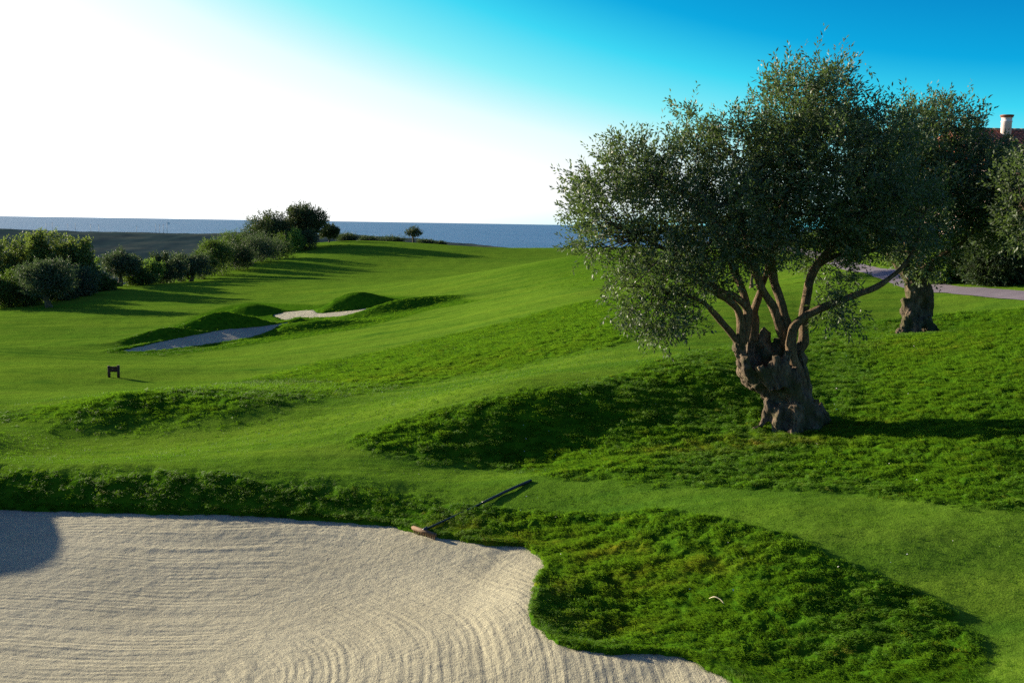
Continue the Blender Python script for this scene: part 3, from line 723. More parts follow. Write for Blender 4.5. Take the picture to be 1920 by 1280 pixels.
def crown_mesh(name, P, O, mat, parent, rng, shoots, nleaf, L, W, shoot_len, rad_, up_bias=0.35, droop=None):
    m = len(P); base = np.repeat(P, shoots, 0); out = np.repeat(O, shoots, 0); n = len(base)
    d = out * 0.7 + rng.normal(0, .62, (n, 3)); ub = np.repeat(up_bias if droop is None else np.where(droop, -0.7, up_bias), shoots) if not np.isscalar(up_bias) or droop is not None else up_bias
    d[:, 2] += ub; d /= np.linalg.norm(d, axis=1)[:, None]
    base = base + rng.normal(0, rad_ * 0.5, (n, 3))
    V, Q, tint = leaf_cloud(base, d, shoot_len * rng.uniform(.55, 1.25, n) * np.where(rng.uniform(0, 1, n) < .07, 1.25, 1.0), nleaf, L, W, rng)
    o = mesh_np(name, V, [Q], mat, parent, False, {'tint': tint}); o['kind'] = 'stuff'
    return o

def wood_from_strands(name, strands, mat, parent, voxel, amp, seed, ridged=0.0):
    S = Soup()
    for P, R in strands:
        n = max(6, int(len(P) * 5)); S.add(*tube_vp(catmull(P, n), np.interp(np.linspace(0, 1, n), np.linspace(0, 1, len(R)), R), 12, 0.25, seed))
    tmp = mesh_np('wood_build', np.concatenate(S.V), S.P, None)
    md = tmp.modifiers.new('r', 'REMESH'); md.mode = 'VOXEL'; md.voxel_size = voxel
    dg = bpy.context.evaluated_depsgraph_get(); me = bpy.data.meshes.new_from_object(tmp.evaluated_get(dg))
    old = tmp.data; bpy.data.objects.remove(tmp); bpy.data.meshes.remove(old)
    n = len(me.vertices); co = np.empty(n * 3, dtype=np.float32); me.vertices.foreach_get('co', co); co = co.reshape(-1, 3).astype(float)
    no = np.empty(n * 3, dtype=np.float32); me.vertices.foreach_get('normal', no); no = no.reshape(-1, 3)
    tw = co.copy(); a = co[:, 2] * 1.1; tw[:, 0] = co[:, 0] * np.cos(a) - co[:, 1] * np.sin(a); tw[:, 1] = co[:, 0] * np.sin(a) + co[:, 1] * np.cos(a)
    d = noise3(tw * np.array([7, 7, 1.6]), seed) * 0.55 + noise3(tw * np.array([16, 16, 4.5]), seed + 1) * 0.35 + noise3(co * 9, seed + 2) * 0.35
    rid = -np.abs(noise3(tw * np.array([5.5, 5.5, 1.2]), seed + 4)) * ridged
    fib = noise3(tw * np.array([34, 34, 6.0]), seed + 6) * .22 - np.abs(noise3(tw * np.array([13, 13, 2.6]), seed + 7)) * .55 * ridged
    co = co + no * ((d + rid + fib) * amp)[:, None]
    me.vertices.foreach_set('co', co.astype(np.float32).ravel()); me.update()
    me.polygons.foreach_set('use_smooth', np.ones(len(me.polygons), dtype=bool)); me.name = name
    me.materials.clear(); me.materials.append(mat)
    o = bpy.data.objects.new(name, me); C.objects.link(o)
    if parent: o.parent = parent
    return o

def olive_tree(label, group, base, D, pxm, strands, limbs, lobes, spec, seed, voxel=0.025, droops=()):
    """strands and limbs: lists of (px, py, depth offset, radius px) read off the photograph, turned into metres round the base"""
    rng = np.random.default_rng(seed)
    b = at(base[0], base[1], D); gz = ground_z(b[0], b[1])[0]; b[2] = gz - 0.03 if abs(gz - b[2]) < 0.6 else b[2]
    root = empty('olive_tree', b); tag(root, label, 'tree', group)
    def loc(px, py, dy):
        p = at(px, py, D + dy); q = p - b
        return q
    def conv(s): return [loc(x, y, d) for x, y, d, r in s], [r / pxm for *_, r in s]
    wood_from_strands('trunk', [conv(s) for s in strands], M_OLIVE_BARK, root, voxel, 0.055 * spec.get('ws', 1), seed, 0.9)
    nodes = []
    for k_, s in enumerate(limbs):
        P, R = conv(s); n = len(P) * 7; c = catmull(P, n); c = c + 0.02 * np.stack([noise3(c * 3, seed + k_), noise3(c * 3, seed + 50 + k_), 0 * c[:, 0]], -1)
        V, Q = tube_vp(c, np.interp(np.linspace(0, 1, n), np.linspace(0, 1, len(R)), R) * .88, 10, 0.22, seed + k_)
        mesh_np('limb', V, Q, M_LIMB, root); nodes.append(c[n // 2:])
    nodes = np.vstack(nodes)
    LB = []
    for px, py, rx, ry, dy, ry_m in lobes:
        q = loc(px, py, dy); sc = (D + dy) / F_PX; LB.append((q[0], q[1], q[2], rx * sc, ry_m, ry * sc))
    P, O, K = lobe_points(LB, spec['n'], rng, 0.45, spec['mind'])
    kp = noise3(P * 1.5 + seed, seed) + .5 * noise3(P * 3.1, seed + 3) > (-.58 if D < 20 else -.85); P, O, K = P[kp], O[kp], K[kp]
    dr = np.isin(K, droops)
    # branches from the limbs out to every cluster of leaves
    S = Soup()
    for i_ in range(len(P)):
        dd = ((nodes - P[i_]) ** 2).sum(1) + 0.6 * np.clip(nodes[:, 2] - P[i_][2], 0, None) ** 2; a = nodes[dd.argmin()]
        mid = a * 0.45 + P[i_] * 0.55 + rng.normal(0, .09, 3) - np.array([0, 0, .05]); tip = P[i_] + O[i_] * .15
        ln = np.linalg.norm(P[i_] - a); r0 = min(0.022, 0.005 + 0.007 * ln)
        V, Q = tube_vp(catmull([a, mid, P[i_], tip], 7), np.linspace(r0, 0.004, 7), 4); S.add(V, Q)
    o = S.build('twigs', M_TWIG, root); o['kind'] = 'stuff'
    crown_mesh('crown', P, O, M_OLIVE, root, rng, spec['shoots'], spec['leaves'], spec['L'], spec['W'], spec['sl'], spec['rad'], 0.38, dr if len(droops) else None)
    print(label, 'clusters', len(P), 'leaves', len(P) * spec['shoots'] * spec['leaves'])
    return root

# --- the old olive in front
T1 = [
 [(1500,818,0,48),(1492,778,0,45),(1482,745,0,37),(1460,715,0,42),(1448,702,0,42)],
 [(1456,738,0,22),(1406,702,0.05,22),(1390,668,0.05,15),(1384,645,0.05,13),(1381,628,0.05,9)],[(1420,715,-.15,18),(1400,690,-.18,13),(1397,668,-.16,8)],
 [(1480,735,0,34),(1490,700,0.1,24),(1496,672,0.1,17),(1493,655,0.1,11)],
 [(1455,705,0.34,30),(1440,665,0.36,20),(1430,640,0.36,16),(1441,618,0.36,10)],[(1460,690,.3,20),(1462,655,.33,14),(1458,632,.33,9)],
 [(1410,690,0.25,18),(1404,655,0.3,14),(1410,636,0.3,9)],
 [(1452,725,-0.28,20),(1432,700,-0.33,13),(1424,684,-0.33,8)],[(1462,720,-0.3,22),(1450,690,-0.36,13),(1455,668,-0.36,7)],[(1475,720,-0.28,22),(1472,685,-0.32,14),(1478,658,-0.25,8)],
 [(1448,735,-0.1,20),(1416,712,-0.2,18)],
 [(1500,770,-0.2,30),(1486,725,-0.25,26),(1476,690,-0.25,20)],
 [(1452,750,-0.15,20),(1440,770,-0.25,13),(1432,790,-0.32,9),(1413,806,-0.45,6)],
 [(1465,760,-0.25,22),(1460,790,-0.40,17),(1455,818,-0.48,14)],
 [(1490,760,-0.32,24),(1492,795,-0.48,20),(1490,822,-0.6,18)],
 [(1512,758,-0.15,28),(1522,790,-0.32,22),(1524,815,-0.42,18)],
 [(1522,770,0.05,26),(1540,788,0.0,20),(1550,806,-0.05,14)],
 [(1480,770,0.3,28),(1470,800,0.45,20),(1462,822,0.5,15)],[(1515,770,0.3,28),(1525,800,0.4,20),(1535,822,0.45,15)],
 [(1497,770,-0.1,20),(1508,725,-0.12,15),(1506,690,-0.10,11),(1498,660,-0.05,9)],
]
L1 = [
 [(1385,640,0.05,9),(1360,612,-0.05,7.5),(1340,588,-0.2,6.5),(1322,570,-0.4,5),(1290,555,-0.6,3),(1230,540,-0.7,2)],
 [(1392,645,0.05,12),(1391,610,0.05,11),(1384,583,0.0,9),(1366,564,-0.15,7),(1345,552,-0.4,5),(1300,520,-0.8,4),(1230,490,-1.0,2)],
 [(1394,640,0.1,13),(1400,600,0.1,11),(1402,580,0.1,8.5),(1380,556,0,7.5),(1348,545,-0.1,7),(1300,500,-0.2,5),(1200,440,-0.4,3)],
 [(1402,590,0.1,9),(1392,545,0.2,8),(1375,505,0.3,8),(1355,465,0.3,7),(1320,400,0.2,5),(1240,330,0,3)],
 [(1412,640,0.3,13),(1414,600,0.35,12),(1414,582,0.4,9),(1428,540,0.5,7),(1440,500,0.6,6),(1446,450,0.6,6),(1455,380,0.6,4),(1440,270,0.5,2.5)],
 [(1476,650,0.1,11),(1453,585,0.05,9),(1428,542,0,9),(1415,500,-0.1,8.5),(1406,468,-0.1,7.5),(1385,390,-0.2,5),(1375,290,-0.1,3)],
 [(1428,545,0,8),(1410,505,-0.15,6),(1390,475,-0.3,5),(1340,410,-0.6,3.5),(1300,330,-0.5,2.5)],
 [(1484,655,0.15,11),(1470,590,0.15,10),(1455,540,0.2,9.5),(1445,490,0.2,10),(1447,450,0.2,9),(1480,350,0.2,6),(1500,240,0.1,4),(1530,160,0.1,2.5)],
 [(1506,735,-0.12,14),(1498,700,-0.15,13),(1484,655,-0.15,12),(1490,612,-0.15,10),(1525,584,-0.2,9),(1580,562,-0.25,7.5),(1650,535,-0.3,6),(1710,480,-0.3,4),(1730,400,-0.2,2.5)],
 [(1490,665,0.15,13),(1507,638,0.2,12),(1507,590,0.25,10.5),(1514,545,0.3,10),(1530,500,0.3,9),(1560,465,0.3,8.5),(1600,430,0.3,7),(1640,330,0.2,4),(1650,250,0.2,2.5)],
 [(1535,495,0.3,6.5),(1575,478,0.3,5),(1640,468,0.5,4),(1690,420,0.6,3)],
]
LOB1 = [(x_, y_ + 14, max(20, rx_ - 13), max(20, ry_ - 16), d_, r_) for x_, y_, rx_, ry_, d_, r_ in [
 (1145,375,78,85,0.0,0.9),(1185,292,58,52,0.1,0.8),(1118,440,52,48,-0.2,0.8),(1235,395,95,95,0.2,1.2),(1285,315,72,70,0.2,1.1),(1308,225,24,48,0.2,0.45),
 (1375,285,62,75,0.1,1.1),(1350,400,105,95,0,1.4),(1480,205,62,92,0.1,1.0),(1545,178,60,64,0.2,1.0),(1520,290,112,105,0.1,1.5),(1460,390,115,80,0,1.4),
 (1600,355,100,112,0.1,1.4),(1645,250,66,66,0.2,1.1),(1250,495,90,55,-0.5,1.0),(1160,560,36,44,-0.5,0.6),(1238,572,56,42,-0.6,0.6),(1325,505,52,42,-0.5,0.7),
 (1568,560,40,46,-0.2,0.5),(1450,440,60,34,0.4,0.8),(1685,400,85,72,0.2,1.1),(1575,480,45,38,0.5,0.6),(1300,600,26,26,-0.6,0.35),
]]
olive_tree('gnarled old olive tree with a hollow burly trunk, nearest the bunker', 'old olive trees on the banks', (1480,806), 16.0, 117.0, T1, L1, LOB1,
           dict(n=2400, mind=0.27, shoots=19, leaves=15, L=0.074, W=0.025, sl=0.30, rad=0.24), 31, 0.015, (15, 16, 18, 22))

# --- the second olive, farther up the bank
T2 = [
 [(1718,640,0,21),(1718,600,0,19),(1716,560,0,19),(1712,520,0,19),(1708,500,0,17)],
 [(1706,590,-0.3,15),(1695,618,-0.5,12),(1680,637,-0.7,8)],[(1716,600,-0.4,14),(1718,620,-0.6,12),(1716,640,-0.75,9)],
 [(1733,595,-0.2,15),(1746,620,-0.35,13),(1760,640,-0.5,9)],[(1720,600,0.4,18),(1722,640,0.6,14)],
 [(1698,560,-0.1,10),(1704,590,-0.25,12),(1712,612,-0.4,10)],[(1726,515,0,10),(1736,550,0,13),(1737,580,0.0,14),(1730,612,-0.1,14)],
 [(1712,525,0,18),(1694,505,0,13),(1684,490,0,10)],[(1716,525,0,17),(1735,508,0,12),(1746,497,0,9)],
]
L2 = [
 [(1690,505,0,9),(1672,480,0,8),(1650,455,0.1,7),(1640,425,0.1,6),(1620,360,0.2,4)],
 [(1708,510,0,11),(1705,470,0,9),(1700,420,0,7),(1690,330,0.1,4),(1680,260,0.1,2)],
 [(1720,512,0.2,10),(1730,470,0.3,8),(1745,420,0.4,6),(1760,330,0.4,4),(1775,250,0.4,2)],
 [(1740,502,-0.1,8),(1760,485,-0.2,6.5),(1785,468,-0.3,5),(1810,450,-0.4,4),(1850,400,-0.5,3),(1890,340,-0.5,2)],
]
LOB2 = [
 (1690,330,80,80,0.2,1.8),(1780,330,80,70,0.2,1.8),(1740,260,65,55,0.3,1.3),(1785,245,30,34,0.3,0.8),(1850,345,70,56,0.2,1.6),(1740,400,90,55,0,1.8),(1815,310,60,38,0.4,1.4),(1865,420,60,34,0.2,1.2),
 (1660,410,60,45,0.2,1.3),(1830,390,70,45,0,1.4),(1720,470,38,35,-0.2,0.9),(1716,498,26,24,-0.4,0.5),(1905,335,40,36,0.3,1.2),(1890,380,50,40,0,1.2),
]
olive_tree('second old olive tree with a stout twisted trunk beside the cart path', 'old olive trees on the banks', (1717,630), 27.0, 69.3, T2, L2, LOB2,
           dict(n=2200, mind=0.36, shoots=18, leaves=13, L=0.11, W=0.042, sl=0.42, rad=0.34, ws=1.2), 47, 0.026)

# --- younger olives half hidden behind them
T3 = [[(1409,543,0,6),(1409,525,0,5),(1412,505,0,4.5)]]
L3 = [[(1411,512,0,4),(1400,480,0.3,3),(1385,440,0.4,2)],[(1412,510,0,4),(1425,470,0,3),(1440,430,0,2)],[(1412,510,0.2,3.5),(1412,460,0.6,3),(1415,400,0.6,2)]]
LOB3 = [(1400,455,55,38,0,1.3),(1450,450,50,42,0.3,1.2),(1425,405,55,40,0.4,1.3),(1480,480,40,26,0.2,0.8)]
olive_tree('slender young olive tree seen through the limbs of the nearest olive', 'old olive trees on the banks', (1409,543), 43.0, 43.5, T3, L3, LOB3,
           dict(n=500, mind=0.42, shoots=10, leaves=10, L=0.13, W=0.04, sl=0.45, rad=0.35), 53, 0.05)
T4 = [[(2010,640,0,30),(2005,590,0,26),(2000,540,0,24),(2000,510,0,18)]]
L4 = [[(2000,525,0,12),(1975,470,-.2,9),(1940,420,-.3,6),(1915,380,-.3,3)],[(2000,520,0,12),(2010,450,0,9),(2000,360,0,5)],[(2000,520,.3,10),(2040,450,.4,8),(2070,380,.5,5)]]
LOB4 = [(1995,350,72,62,0,1.4),(1935,400,48,40,-.2,1.0),(2050,350,75,70,.2,1.4),(1960,420,60,38,.2,1.1),(1905,430,28,20,-.4,.5),(1912,350,36,34,-.2,.8),(1925,300,30,22,0,.7)]
olive_tree('olive tree at the right edge with only its drooping outer foliage in view', 'old olive trees on the banks', (2005,632), 24.0, 78.0, T4, L4, LOB4,
           dict(n=800, mind=0.40, shoots=16, leaves=12, L=0.11, W=0.04, sl=0.40, rad=0.3), 59, 0.05)

# ------------------------------------------------------------------ shrubs, hedge and far trees
def shrub(name, label, cat, group, px, base_py, w_px, h_px, D, mat, seed, leaf=0.13, n=150, shoots=6, leaves=7, up=0.3, z=None, trunk=None, crown_from=0.0, bark=None, lobes=8, shape='round'):
    rng = np.random.default_rng(seed); b = at(px, base_py, D)
    gz = ground_z(b[0], b[1])[0]; b[2] = (gz if z is None else z) - 0.05
    top = at(px, base_py - h_px, D)[2]; h = max(0.4, top - b[2]); w = w_px * D / F_PX * (1.0 if trunk and crown_from > .2 else 1.22)
    root = empty(name, b, 0); tag(root, label, cat, group)
    z0 = crown_from * h; LB = []
    for i_ in range(lobes):
        a = rng.uniform(0, 6.28); q = math.sqrt(rng.uniform(0, 1)) * 0.34 * w; zz = rng.uniform(0.22, 0.74)
        if shape == 'spire': q *= 1.0 - 0.75 * zz; rx = w * rng.uniform(.22, .30) * (1.15 - .75 * zz)
        else: rx = w * rng.uniform(.20, .30)
        rz = (h - z0) * rng.uniform(.17, .27)
        LB.append((q * math.cos(a), q * math.sin(a) * .9, z0 + (h - z0) * zz, rx, rx * .95, rz))
    LB.append((0, 0, z0 + (h - z0) * .84, w * (.14 if shape == 'spire' else .24), w * .2, (h - z0) * .15)); LB.append((0, 0, z0 + (h - z0) * .35, w * .36, w * .34, (h - z0) * .33))
    n = int(n * 1.35); leaf *= 1.35; P, O, K = lobe_points(LB, n, rng, 0.65)
    P[:, 2] = np.maximum(P[:, 2], 0.08)
    crown_mesh('crown' if trunk else 'foliage', P, O, mat, root, rng, shoots, leaves, leaf, leaf * .45, max(.18, .11 * w), .08 * w, up)
    S = Soup(); bark = bark or M_OLIVE_BARK
    if trunk:
        r0 = trunk * D / F_PX; tp = [(0, 0, -.1), (rng.normal(0, .04) * w, 0, z0 * .6), (rng.normal(0, .06) * w, 0, z0 + .15 * (h - z0))]
        V, Q = tube_vp(catmull(tp, 10), np.linspace(r0, r0 * .55, 10) * (1 + .5 * np.exp(-np.arange(10) * .9)), 9, .25, seed); mesh_np('trunk', V, Q, bark, root)
        for i_ in range(6):
            t_ = P[rng.integers(len(P))]; a = np.array(tp[2]); V, Q = tube_vp(catmull([np.array(tp[1]) * .5 + a * .5, a * .4 + t_ * .6 + rng.normal(0, .05, 3) * w, t_], 8), np.linspace(r0 * .5, .02, 8), 6); mesh_np('limb', V, Q, bark, root)
    else:
        for i_ in range(5):
            t_ = P[rng.integers(len(P))]; V, Q = tube_vp(catmull([(rng.normal(0, .03) * w, rng.normal(0, .03) * w, -.08), t_ * .5 + rng.normal(0, .05, 3) * w, t_], 7), np.linspace(.04, .012, 7), 5); S.add(V, Q)
        S.build('stem', bark, root)
    return root

G_H = 'shrubs and trees of the hedge along the fairway'
sd = 400
HEDGE = [
 # name, label, category, px, base, width, height, D, material, options
 ('pale_leaved_tree','bushy pale-leaved tree behind the hedge at the far left','tree',24,552,72,104,96,M_POPLAR,dict(z=-9.0,n=300,leaf=.17,trunk=3,crown_from=.15)),
 ('pale_leaved_tree','narrow-topped pale-leaved tree, second from left behind the hedge','tree',52,552,50,112,97,M_POPLAR,dict(z=-9.0,n=240,leaf=.17,trunk=3,crown_from=.15,shape='spire')),
 ('pale_leaved_tree','tallest pale-leaved tree rising behind the leftmost olive','tree',77,552,52,122,95,M_POPLAR,dict(z=-9.0,n=260,leaf=.17,trunk=3,crown_from=.15,shape='spire')),
 ('pale_leaved_tree','leafy bright green tree right of the tallest pale-leaved tree','tree',108,552,62,114,96,M_POPLAR,dict(z=-9.0,n=300,leaf=.17,trunk=3,crown_from=.12)),
 ('pale_leaved_tree','brownish sparse pale-leaved tree between two green ones','tree',134,552,44,112,97,M_POPLAR,dict(z=-9.0,n=170,leaf=.17,trunk=3,crown_from=.15,shape='spire')),
 ('pale_leaved_tree','dark green tree at the right end of the pale-leaved row','tree',163,552,46,104,96,M_POPLAR,dict(z=-9.0,n=230,leaf=.17,trunk=3,crown_from=.12,shape='spire')),
 ('columnar_shrub','slim yellow-green columnar shrub right of the pale-leaved trees','shrub',184,548,14,64,97,M_SHRUB_BRIGHT,dict(z=-8.8,n=70,shape='spire')),
 ('hedge_shrub','broad dark shrub at the left edge of the fairway hedge','shrub',12,577,84,62,82,M_SHRUB,dict(n=330)),
 ('hedge_shrub','dark leafy shrub left of the leftmost small olive','shrub',56,572,58,56,84,M_SHRUB_DARK,dict(n=260)),
 ('hedge_shrub','dark shrub directly behind the leftmost small olive','shrub',110,564,64,50,87,M_SHRUB_DARK,dict(n=260)),
 ('hedge_shrub','grey-green shrub right of the leftmost small olive','shrub',150,556,54,50,90,M_SHRUB_GREY,dict(n=230)),
 ('hedge_shrub','low dark shrub just left of the leaning-crowned olive','shrub',190,545,50,32,95,M_SHRUB,dict(n=180)),
 ('olive_tree','small olive with pale trunk and round grey crown, leftmost in the hedge','tree',92,567,90,72,80,M_SHRUB_GREY,dict(n=330,trunk=6,crown_from=.34,leaf=.12,shoots=7,lobes=11)),
 ('olive_tree','small olive with flared trunk in the middle of the hedge','tree',224,534,64,62,99,M_SHRUB_GREY,dict(n=260,trunk=5,crown_from=.34,leaf=.13,lobes=11)),
 ('hedge_shrub','dark dense shrub touching the crown of the middle hedge olive','shrub',250,526,36,46,102,M_SHRUB_DARK,dict(n=170)),
 ('hedge_shrub','low dark shrub under the middle hedge olive','shrub',262,526,54,26,101,M_SHRUB,dict(n=150)),
 ('hedge_shrub','rounded bright green shrub at the foot of the hedge','shrub',285,522,34,34,104,M_SHRUB_BRIGHT,dict(n=160)),
 ('hedge_shrub','tall dark shrub behind the rounded bright green one','shrub',300,520,44,48,107,M_SHRUB_DARK,dict(n=200)),
 ('hedge_shrub','grey-green shrub left of the low spreading olive','shrub',322,524,40,46,110,M_SHRUB_GREY,dict(n=180)),
 ('hedge_shrub','dark shrub behind and left of the low spreading olive','shrub',340,516,40,38,114,M_SHRUB_DARK,dict(n=160)),
 ('olive_tree','low spreading olive standing forward of the hedge on the grass','tree',358,526,60,46,114,M_SHRUB_GREY,dict(n=260,trunk=4,crown_from=.26,leaf=.13,lobes=11)),
 ('hedge_shrub','leafy shrub right behind the low spreading olive','shrub',382,512,46,42,119,M_SHRUB,dict(n=190)),
 ('hedge_shrub','tall bright green shrub in the middle of the hedge slope','shrub',412,508,56,58,124,M_SHRUB,dict(n=280)),
 ('hedge_shrub','dark brownish shrub low on the hedge slope','shrub',446,502,54,52,130,M_SHRUB_DARK,dict(n=250)),
 ('hedge_shrub','mid green tall shrub on the hedge slope','shrub',438,488,54,54,138,M_SHRUB,dict(n=240)),
 ('hedge_shrub','rusty dark shrub high on the hedge slope','shrub',470,470,50,44,152,M_SHRUB_DARK,dict(n=210)),
 ('hedge_shrub','pale sunlit shrub bulging from the hedge toward the fairway','shrub',492,490,60,48,141,M_SHRUB_GREY,dict(n=290)),
 ('hedge_shrub','round green shrub under the dark tree group','shrub',524,476,44,36,152,M_SHRUB,dict(n=180)),
 ('carob_tree','left dark rounded tree of the pair on the skyline','tree',512,466,80,64,172,M_CAROB,dict(n=420,trunk=4,crown_from=.18,leaf=.24,lobes=11)),
 ('carob_tree','tall dark spreading tree on the skyline, right of the pair','tree',568,466,86,77,176,M_CAROB,dict(n=420,trunk=4,crown_from=.25,leaf=.24,lobes=11)),
 ('hedge_shrub','pale green small tree in front of the tall skyline tree','shrub',552,464,32,36,166,M_SHRUB_BRIGHT,dict(n=170)),
 ('hedge_shrub','dark shrub at the foot of the tall skyline tree','shrub',578,462,36,30,168,M_SHRUB_DARK,dict(n=150)),
 ('dark_tree','small dark tree on a thin trunk right of the skyline pair','tree',617,456,34,34,188,M_CAROB,dict(n=190,trunk=1.6,crown_from=.3,leaf=.24)),
 ('lone_tree','lone little bare-branched tree on the ridge against the sea','tree',775,462,33,35,206,M_CAROB,dict(n=110,trunk=2.2,crown_from=.46,leaf=.17,shoots=4,leaves=6)),
 ('ridge_scrub','dark scrub bush left on the seaward ridge','shrub',648,452,44,9,206,M_SHRUB_DARK,dict(n=120,leaf=.18)),
 ('ridge_scrub','low scrub bush between the small dark tree and the lone tree','shrub',690,456,40,7,211,M_SHRUB_DARK,dict(n=110,leaf=.18)),
 ('ridge_scrub','scrub bush just left of the lone tree','shrub',735,459,46,7,213,M_SHRUB_DARK,dict(n=120,leaf=.18)),
 ('ridge_scrub','scrub bush at the foot of the lone tree','shrub',795,462,30,5,214,M_SHRUB_DARK,dict(n=100,leaf=.18)),
 ('ridge_scrub','thin last scrub bush right of the lone tree','shrub',822,464,26,5,216,M_SHRUB_DARK,dict(n=60,leaf=.16)),
]
for name, label, cat, px, bp, w, h, D, mat, kw in HEDGE:
    sd += 1; shrub(name, label, cat, G_H, px, bp, w, h, D, mat, sd, **kw)

G_R = 'shrubs beside the cart path'
for label, px, bp, w, h, D, mat, kw in [
 ('sunlit bright green shrub behind the cart path', 1785, 529, 90, 80, 36.6, M_SHRUB_BRIGHT, dict(n=520)),
 ('large dark blue-green shrub by the cart path at the right edge', 1868, 534, 124, 98, 34.8, M_SHRUB_DARK, dict(n=700)),
 ('tall dark shrub at the extreme right behind the cart path', 1950, 536, 90, 116, 35.0, M_SHRUB, dict(n=420)),
 ('leafy shrub behind the trunk of the second olive', 1700, 515, 90, 62, 46.0, M_SHRUB_BRIGHT, dict(n=420)),
 ('pale lit shrub high behind the dark blue-green one', 1860, 500, 150, 70, 45.0, M_SHRUB_BRIGHT, dict(n=520)),
 ('dark shrub beyond the bend of the cart path', 1610, 494, 90, 46, 62.0, M_SHRUB_DARK, dict(n=330)),
 ('green shrub beyond the cart path, left of the dark one', 1530, 486, 80, 44, 66.0, M_SHRUB, dict(n=300)),
]:
    sd += 1; shrub('path_shrub', label, 'shrub', G_R, px, bp, w, h, D, mat, sd, leaf=.085, shoots=7, leaves=9, **kw)

# ------------------------------------------------------------------ house with a tiled roof
def house():
    D = 60.0; a = at(1772, 244, D); bb = at(2230, 250, D); ridge_z = a[2]; gz = -1.2
    b = np.array([(a[0] + bb[0]) / 2, D, gz]); root = empty('house', b); tag(root, 'house with a red-brown tiled roof and a round pink chimney behind the olives', 'house')
    Lx = (bb[0] - a[0]); rz = ridge_z - gz; run = 6.2; drop = 2.5; ez = rz - drop
    wall = plain_material('pink_render', (0.50, 0.36, 0.31), 0.9, 0, .06, 3, .1, .2); tile = plain_material('clay_tile', (0.22, 0.085, 0.055), 0.8, 0, .35, 5, .2, .2)
    V, P = box_vp((0, 0, ez / 2 - .03), (Lx - .8, run * 2 - .9, ez)); mesh_np('wall', V, P, wall, root, False)
    h = Lx / 2
    V = np.array([(-h, -run, ez), (h, -run, ez), (h, 0, rz), (-h, 0, rz), (h, run, ez), (-h, run, ez)]); V2 = V - np.array([0, 0, .12])
    Pq = [np.array([(0, 1, 2, 3), (3, 2, 4, 5), (7, 6, 9, 8), (8, 9, 11, 10), (0, 6, 7, 1), (4, 10, 11, 5)]), np.array([(0, 3, 9), (9, 6, 0), (3, 5, 11), (11, 9, 3), (1, 7, 8), (8, 2, 1), (2, 8, 10), (10, 4, 2)])]
    Vr = np.vstack([V, V2]); Pq = [np.array([(0, 1, 2, 3), (3, 2, 4, 5), (6, 9, 8, 7), (9, 11, 10, 8), (0, 6, 7, 1), (4, 10, 11, 5), (0, 3, 9, 6), (3, 5, 11, 9), (1, 7, 8, 2), (2, 8, 10, 4)])]
    roof = mesh_np('roof', Vr, Pq, tile, root, False)
    S = Soup(); rng = np.random.default_rng(5); n = int(Lx / .27)
    for i_ in range(n):
        x = -h + (i_ + .5) * .27
        for k in range(16):
            t0, t1 = k / 16, (k + 1.12) / 16; y0, y1 = -run * (1 - t0), -run * (1 - min(t1, 1)); z0, z1 = ez + drop * t0 + .035 , ez + drop * min(t1, 1) + .01
            jx = rng.normal(0, .012); V, P = tube_vp([(x + jx, y0, z0 + rng.normal(0, .006)), (x + jx, y1, z1)], [.105, .085], 6); S.add(V, P)
    o = S.build('roof_tile', tile, roof); o['kind'] = 'stuff'
    S = Soup()
    for k in range(int(Lx / .4)):
        V, P = tube_vp([(-h + k * .4, 0, rz + .03), (-h + k * .4 + .44, 0, rz + .045)], [.14, .12], 8); S.add(V, P)
    o = S.build('ridge_tile', plain_material('ridge_tile', (0.16, 0.13, 0.09), .85), roof); o['kind'] = 'stuff'
    c0 = at(1885, 262, D - .9); c1 = at(1887, 216, D - .9); cx, cy = c0[0] - b[0], c0[1] - b[1]; zb, zt = c0[2] - b[2] - .6, c1[2] - b[2]; r0 = 9.0 * D / F_PX
    prof = [(zb, r0 * 1.05), (zt - .42, r0), (zt - .40, r0 * 1.08), (zt - .34, r0 * 1.08), (zt - .33, r0), (zt - .16, r0), (zt - .14, r0 * 1.12)]
    V, P = tube_vp([(cx, cy, z) for z, r in prof], [r for z, r in prof], 20); ch = mesh_np('chimney', V, P, plain_material('pale_pink_render', (0.62, 0.52, 0.50), .9, 0, .05, 3, .1, .2), roof, True)
    V, P = tube_vp([(cx, cy, zt - .14), (cx, cy, zt - .06), (cx, cy, zt - .055), (cx, cy, zt)], [r0 * 1.2, r0 * 1.2, r0 * 1.32, r0 * 1.30], 20)
    mesh_np('chimney_cap', V, P, tile, root, True)
house()

# ------------------------------------------------------------------ small wooden tee sign
def sign():
    D = 30.0; p = at(213.5, 705, D); gz = ground_z(p[0], p[1])[0]; s = D / F_PX
    root = empty('tee_sign', (p[0], p[1], gz), math.radians(6)); tag(root, 'small dark brown wooden sign on two posts standing on the fairway', 'sign')
    wood = plain_material('dark_stained_wood', (0.055, 0.022, 0.014), .7, 0, .3, 14, .3, .3)
    for sx, hh in ((-8.6, 22.5), (8.6, 23.5)):
        V, P = box_vp((sx * s, 0, hh * s / 2 - .05), (4.2 * s, .075, hh * s + .1)); mesh_np('post', V, P, wood, root, False)
    for k, zc in enumerate((13.4, 18.8)):
        V, P = box_vp((0, -.012, zc * s), (15.5 * s, .04, 5.1 * s)); mesh_np('board', V, P, wood, root, False)
sign()

